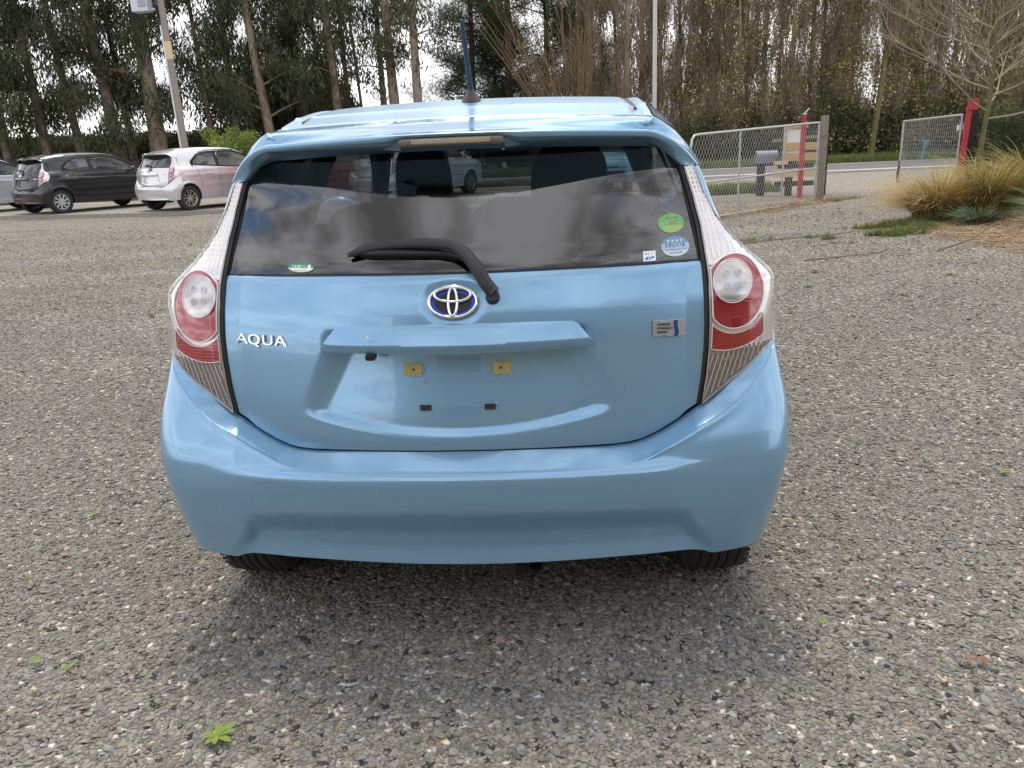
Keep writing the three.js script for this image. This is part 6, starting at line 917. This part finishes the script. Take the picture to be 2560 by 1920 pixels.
{
  // utility pole with its cabinet
  const p = thing('utility_pole', 'concrete utility pole with a conduit and cabinet behind the silver car', 'pole'); p.position.set(-11.32, 0, -23.56); p.rotation.z = 0.02;
  const poleM = std('#b7aea3', 0.9); poleM.map = grainTex;
  part(p, 'pole', tube([V(0, -0.2, 0), V(0, 4, 0), V(0, 9, 0)], [0.105, 0.098, 0.088], 16), poleM);
  part(p, 'conduit', tube([V(-0.105, 0, 0.07), V(-0.1, 3, 0.07), V(-0.095, 5.2, 0.07)], 0.027, 8), std('#d7d8d8', 0.5));
  part(p, 'sign_band', new THREE.CylinderGeometry(0.104, 0.106, 0.5, 18, 1, true).translate(0, 4.5, 0), std('#cdb98c', 0.7));
  const cab = part(p, 'cabinet', [box(0.5, 0.7, 0.36, -0.55, 5.93, 0.1, 0.02), box(0.12, 0.06, 0.1, -0.23, 5.65, 0.05)], std('#b9bfc6', 0.5, 0.3));
  part(cab, 'cabinet_door', box(0.24, 0.55, 0.02, -0.45, 5.98, 0.285, 0.006), std('#8f969c', 0.45, 0.3));
  part(p, 'cable', tube(curve([V(-0.06, 6.6, 0.12), V(-0.12, 6.0, 0.15), V(-0.12, 5.2, 0.1)], 10), 0.02, 6), std('#3b3733', 0.8));
  const m = thing('steel_mast', 'thin pale steel mast standing among the poplars behind the roof', 'pole'); m.position.set(2.58, 0, -18.38); m.rotation.z = 0.006;
  part(m, 'mast', tube([V(0, -0.2, 0), V(0, 5, 0), V(0, 8, 0)], [0.055, 0.048, 0.04], 12), std('#b5b6b3', 0.5, 0.4)); part(m, 'base_plate', box(0.28, 0.02, 0.28, 0, 0.01, 0), galv);
}
function meshGate(name, label, A, B, h0, h1, stiles, rail, y0, round) {
  const g = thing(name, label, 'gate'); g.position.set(A.x, 0, A.z); const d = B.clone().sub(A), L = Math.hypot(d.x, d.z); g.rotation.y = Math.atan2(-d.z, d.x);
  const top = (x) => lerp(h0, h1, x / L), bot = (x) => lerp(y0[0], y0[1], x / L), R = 0.021, P = (x, y) => V(x, y, 0);
  const outline = round ? [P(0, bot(0)), P(0, top(0) - 0.22), P(0.03, top(0.0) - 0.07), P(0.1, top(0.1) - 0.01), P(0.25, top(0.25))] : [P(0, bot(0)), P(0, top(0))];
  part(g, 'frame', [tube(outline, R, 8), tube([outline[outline.length - 1], P(L, top(L))], R, 8), tube([P(L, bot(L)), P(L, top(L))], R, 8), tube([P(0, bot(0)), P(L, bot(L))], R, 8)], galv);
  for (const s of stiles) part(g, 'stile', tube([P(s, bot(s)), P(s, top(s))], 0.017, 8), galv);
  if (rail) part(g, 'rail', tube([P(0, lerp(bot(0), top(0), rail)), P(L, lerp(bot(L), top(L), rail))], 0.017, 8), galv);
  const w = [], step = 0.088, H = Math.max(h0, h1);
  for (let k = -Math.ceil(H / step / 0.9); k * step < L + H; k++) for (const sg of [1, -1]) { // woven wires: zigzags that lean both ways
    const pts = []; const n = 40; let run = []; for (let i = 0; i <= n; i++) { const t = i / n, y = lerp(0, H, t), x = sg > 0 ? k * step + y * 0.6 : k * step + H * 0.6 - y * 0.6; const inside = x > 0 && x < L && y > bot(x) && y < top(x) - (round && x < 0.25 ? (0.25 - x) * 0.6 : 0); if (inside) run.push(V(x, y, sg * 0.004)); }
    if (run.length > 1) w.push(tube([run[0], run[run.length - 1]], 0.0032, 3, false, false)); }
  const m = part(g, 'chain_mesh', w, wireM); m.userData.kind = 'stuff'; return g;
}
{
  const gl = meshGate('mesh_gate', 'wide wire-mesh gate with rounded corner, right of the blue car', V(2.42, 0, -11.85), V(5.43, 0, -15.07), 1.4, 1.55, [1.5, 3.05], 0.43, [0.03, 0.03], true);
  const gr = meshGate('mesh_gate', 'narrow sagging wire-mesh gate in front of the road, left of the capped red post', V(7.49, 0, -16.16), V(7.36, 0, -13.35), 1.51, 1.56, [], 0, [0.02, 0.25], false);
  part(gr, 'chain', tube(curve([V(0, 0.72, 0.02), V(0.05, 0.6, 0.03), V(0.0, 0.45, 0.03), V(0.06, 0.28, 0.04)], 30), 0.022, 6), std('#6d6862', 0.6, 0.5)); part(gr, 'hinge', box(0.1, 0.09, 0.08, 2.78, 1.35, 0), std('#d9dad8', 0.5, 0.3));
  const pt = thing('timber_post', 'weathered grey timber post at the right end of the wide gate', 'post'); pt.position.set(5.42, 0, -14.7); pt.rotation.y = 0.5; part(pt, 'post', box(0.115, 1.9, 0.1, 0, 0.72, 0, 0.008), woodGrey); for (const y of [0.25, 0.5, 0.72, 0.9]) part(pt, 'bolt', new THREE.CylinderGeometry(0.014, 0.014, 0.012, 10).rotateX(Math.PI / 2).translate(0.02, y, 0.055), galv); part(pt, 'tie_wire', tube(lin(0, 1, 20).map((t) => V(0.075 * Math.cos(t * 6.28), 1.28 + 0.02 * Math.sin(t * 6.28), 0.07 * Math.sin(t * 6.28))), 0.004, 4), std('#4a463f', 0.7));
  const r1 = thing('red_post', 'red square post in front of the plank frame', 'post'); r1.position.set(5.51, 0, -16.4); r1.rotation.y = 0.2; part(r1, 'post', box(0.085, 1.85, 0.085, 0, 0.8, 0, 0.008), redPaint); const cap = part(r1, 'latch', [box(0.09, 0.025, 0.05, 0, 1.75, 0), bar(V(0, 1.76, 0), V(0.1, 1.86, 0), 0.02, 0.02)], std('#c4c2b8', 0.5, 0.4)); part(r1, 'hook', tube(curve([V(-0.05, 1.74, 0.02), V(-0.09, 1.68, 0.03), V(-0.11, 1.6, 0.03), V(-0.07, 1.58, 0.03)], 12), 0.007, 5), std('#3c3a37', 0.6, 0.5));
  const r2 = thing('red_post', 'leaning red post with a wide red cap beside the narrow gate', 'post'); r2.position.set(7.3, 0, -13.1); r2.rotation.z = -0.03; part(r2, 'post', box(0.075, 1.75, 0.075, 0, 0.8, 0, 0.008), redPaint); part(r2, 'cap', box(0.15, 0.19, 0.11, 0.05, 1.72, 0, 0.012), redPaint);
  const dp = thing('timber_post', 'dark weathered post just right of the capped red post', 'post'); dp.position.set(7.5, 0, -13.25); part(dp, 'post', box(0.16, 1.6, 0.14, 0, 0.78, 0, 0.01), woodDark);
  // plank frame by the road
  const f = thing('plank_frame', 'timber frame with plywood boards and white panels behind the red post', 'notice board'); f.position.set(5.3, 0, -17.1); f.rotation.y = 0.03;
  const board = (x0, x1, y0, y1, z, m, n = 'board', tl = 0) => { const g = box(x1 - x0, y1 - y0, 0.022, 0, 0, 0, 0.003); g.rotateZ(tl); g.translate((x0 + x1) / 2, (y0 + y1) / 2, z); return part(f, n, g, m); };
  for (const x of [0.12, 0.88]) part(f, 'post', box(0.14, 1.4, 0.12, x + 0.06, 0.5, -0.1, 0.01), woodDark);
  board(-0.02, 0.05, 0.74, 1.5, 0.015, woodPly, 'upright'); board(-0.02, 0.5, 1.46, 1.535, 0.04, woodPly, 'top_rail', 0.05);
  const white = std('#dedfdd', 0.6); board(0.06, 0.46, 1.16, 1.45, -0.02, white, 'panel'); board(0.06, 0.46, 0.92, 1.05, -0.02, white, 'panel');
  board(-0.25, 0.98, 1.22, 1.29, -0.045, woodGrey, 'rail', 0.06); board(0.0, 0.95, 1.0, 1.16, 0.02, woodPly); board(0.0, 0.93, 0.77, 0.94, 0.02, woodPly); board(-0.22, 0.1, 0.7, 0.78, 0.05, woodPale);
  board(-0.2, 0.72, 0.42, 0.6, -0.01, woodPale); board(-0.16, 0.72, 0.22, 0.33, -0.01, woodDark); board(-0.1, 0.7, 0.61, 0.7, -0.03, woodDark, 'rail');
  const mb = thing('letter_box', 'rounded grey letter box on a dark post behind the wide gate', 'mailbox'); mb.position.set(5.1, 0, -17.6); part(mb, 'post', box(0.16, 0.8, 0.14, -0.16, 0.38, 0, 0.01), woodDark);
  const s = new THREE.Shape(); s.moveTo(-0.14, 0); s.lineTo(0.14, 0); s.lineTo(0.14, 0.14); s.absarc(0, 0.14, 0.14, 0, Math.PI); s.closePath(); const bg = new THREE.ExtrudeGeometry(s, { depth: 0.46, bevelEnabled: true, bevelSize: 0.008, bevelThickness: 0.008, curveSegments: 12 }); bg.rotateY(Math.PI / 2); bg.translate(-0.28, 0.72, 0); part(mb, 'box', bg, std('#7d8490', 0.45, 0.4)); part(mb, 'shelf', box(0.5, 0.03, 0.3, -0.05, 0.715, 0), woodDark);
  const rb = top('blue_ribbon', [bar(V(0, 0, 0), V(0.05, 0.16, 0), 0.06, 0.02), bar(V(0, 0, 0), V(-0.03, -0.2, 0), 0.04, 0.015), bar(V(0.02, 0.08, 0.01), V(-0.05, 0.16, 0.01), 0.04, 0.015)], std('#3d8fae', 0.7)); rb.position.set(7.55, 0.98, -15.2); tag(rb, 'blue rag tied into the mesh of the narrow gate', 'rag');
  // dark paling fence at the right edge
  const df = thing('dark_fence', 'black paling fence behind the tussocks at the right edge', 'fence'); df.position.set(8.05, 0, -13.7); df.rotation.y = -0.12; const pal = box(0.145, 1.45, 0.022, 0, 0, 0, 0.003); for (let i = 0; i < 14; i++) { const m = part(df, 'paling', pal, woodBlack ??= std('#1d1c1f', 0.85)); m.position.set(i * 0.152, 0.72 + 0.012 * Math.sin(i * 3.7), 0.003 * (i % 2)); } part(df, 'rail', box(2.2, 0.09, 0.04, 1, 1.1, -0.035), woodDark);
}

// the weatherboard house behind the photographer, which the paintwork mirrors
{
  const h = thing('weatherboard_house', 'cream weatherboard house behind the photographer, mirrored in the paintwork', 'house'); h.position.set(-2.9, 0, 5.6);
  const W = 13, cream = woodMat([0.62, 0.56, 0.43], [0.68, 0.62, 0.49], 9), bd = box(W, 0.172, 0.022, W / 2, 0, 0, 0.003);
  part(h, 'wall', box(W, 3.7, 0.1, W / 2, 1.85, 0.08), cream);
  for (let i = 0; i < 23; i++) { const m = part(h, 'weatherboard', bd, cream); m.position.set(0, 0.2 + i * 0.155, 0.008); m.rotation.x = 0.09; }
  for (const x of [2.2, 6.4, 10]) { const w = part(h, 'window', box(1.5, 1.2, 0.06, x, 1.7, -0.03, 0.01), std('#e9e7e0', 0.5)); part(w, 'pane', box(1.34, 1.04, 0.02, x, 1.7, -0.065), std('#20262c', 0.05)); }
  const rf = new THREE.Shape(); rf.moveTo(-0.6, 0); rf.lineTo(3.2, 1.5); rf.lineTo(7, 0); rf.lineTo(7, -0.12); rf.lineTo(3.2, 1.36); rf.lineTo(-0.6, -0.12); const rg = new THREE.ExtrudeGeometry(rf, { depth: W + 0.8, bevelEnabled: false }); rg.rotateY(-Math.PI / 2); rg.translate(W + 0.4, 3.75, 0); part(h, 'roof', rg, std('#4d4a4a', 0.7));
}
renderer.render(scene, camera);
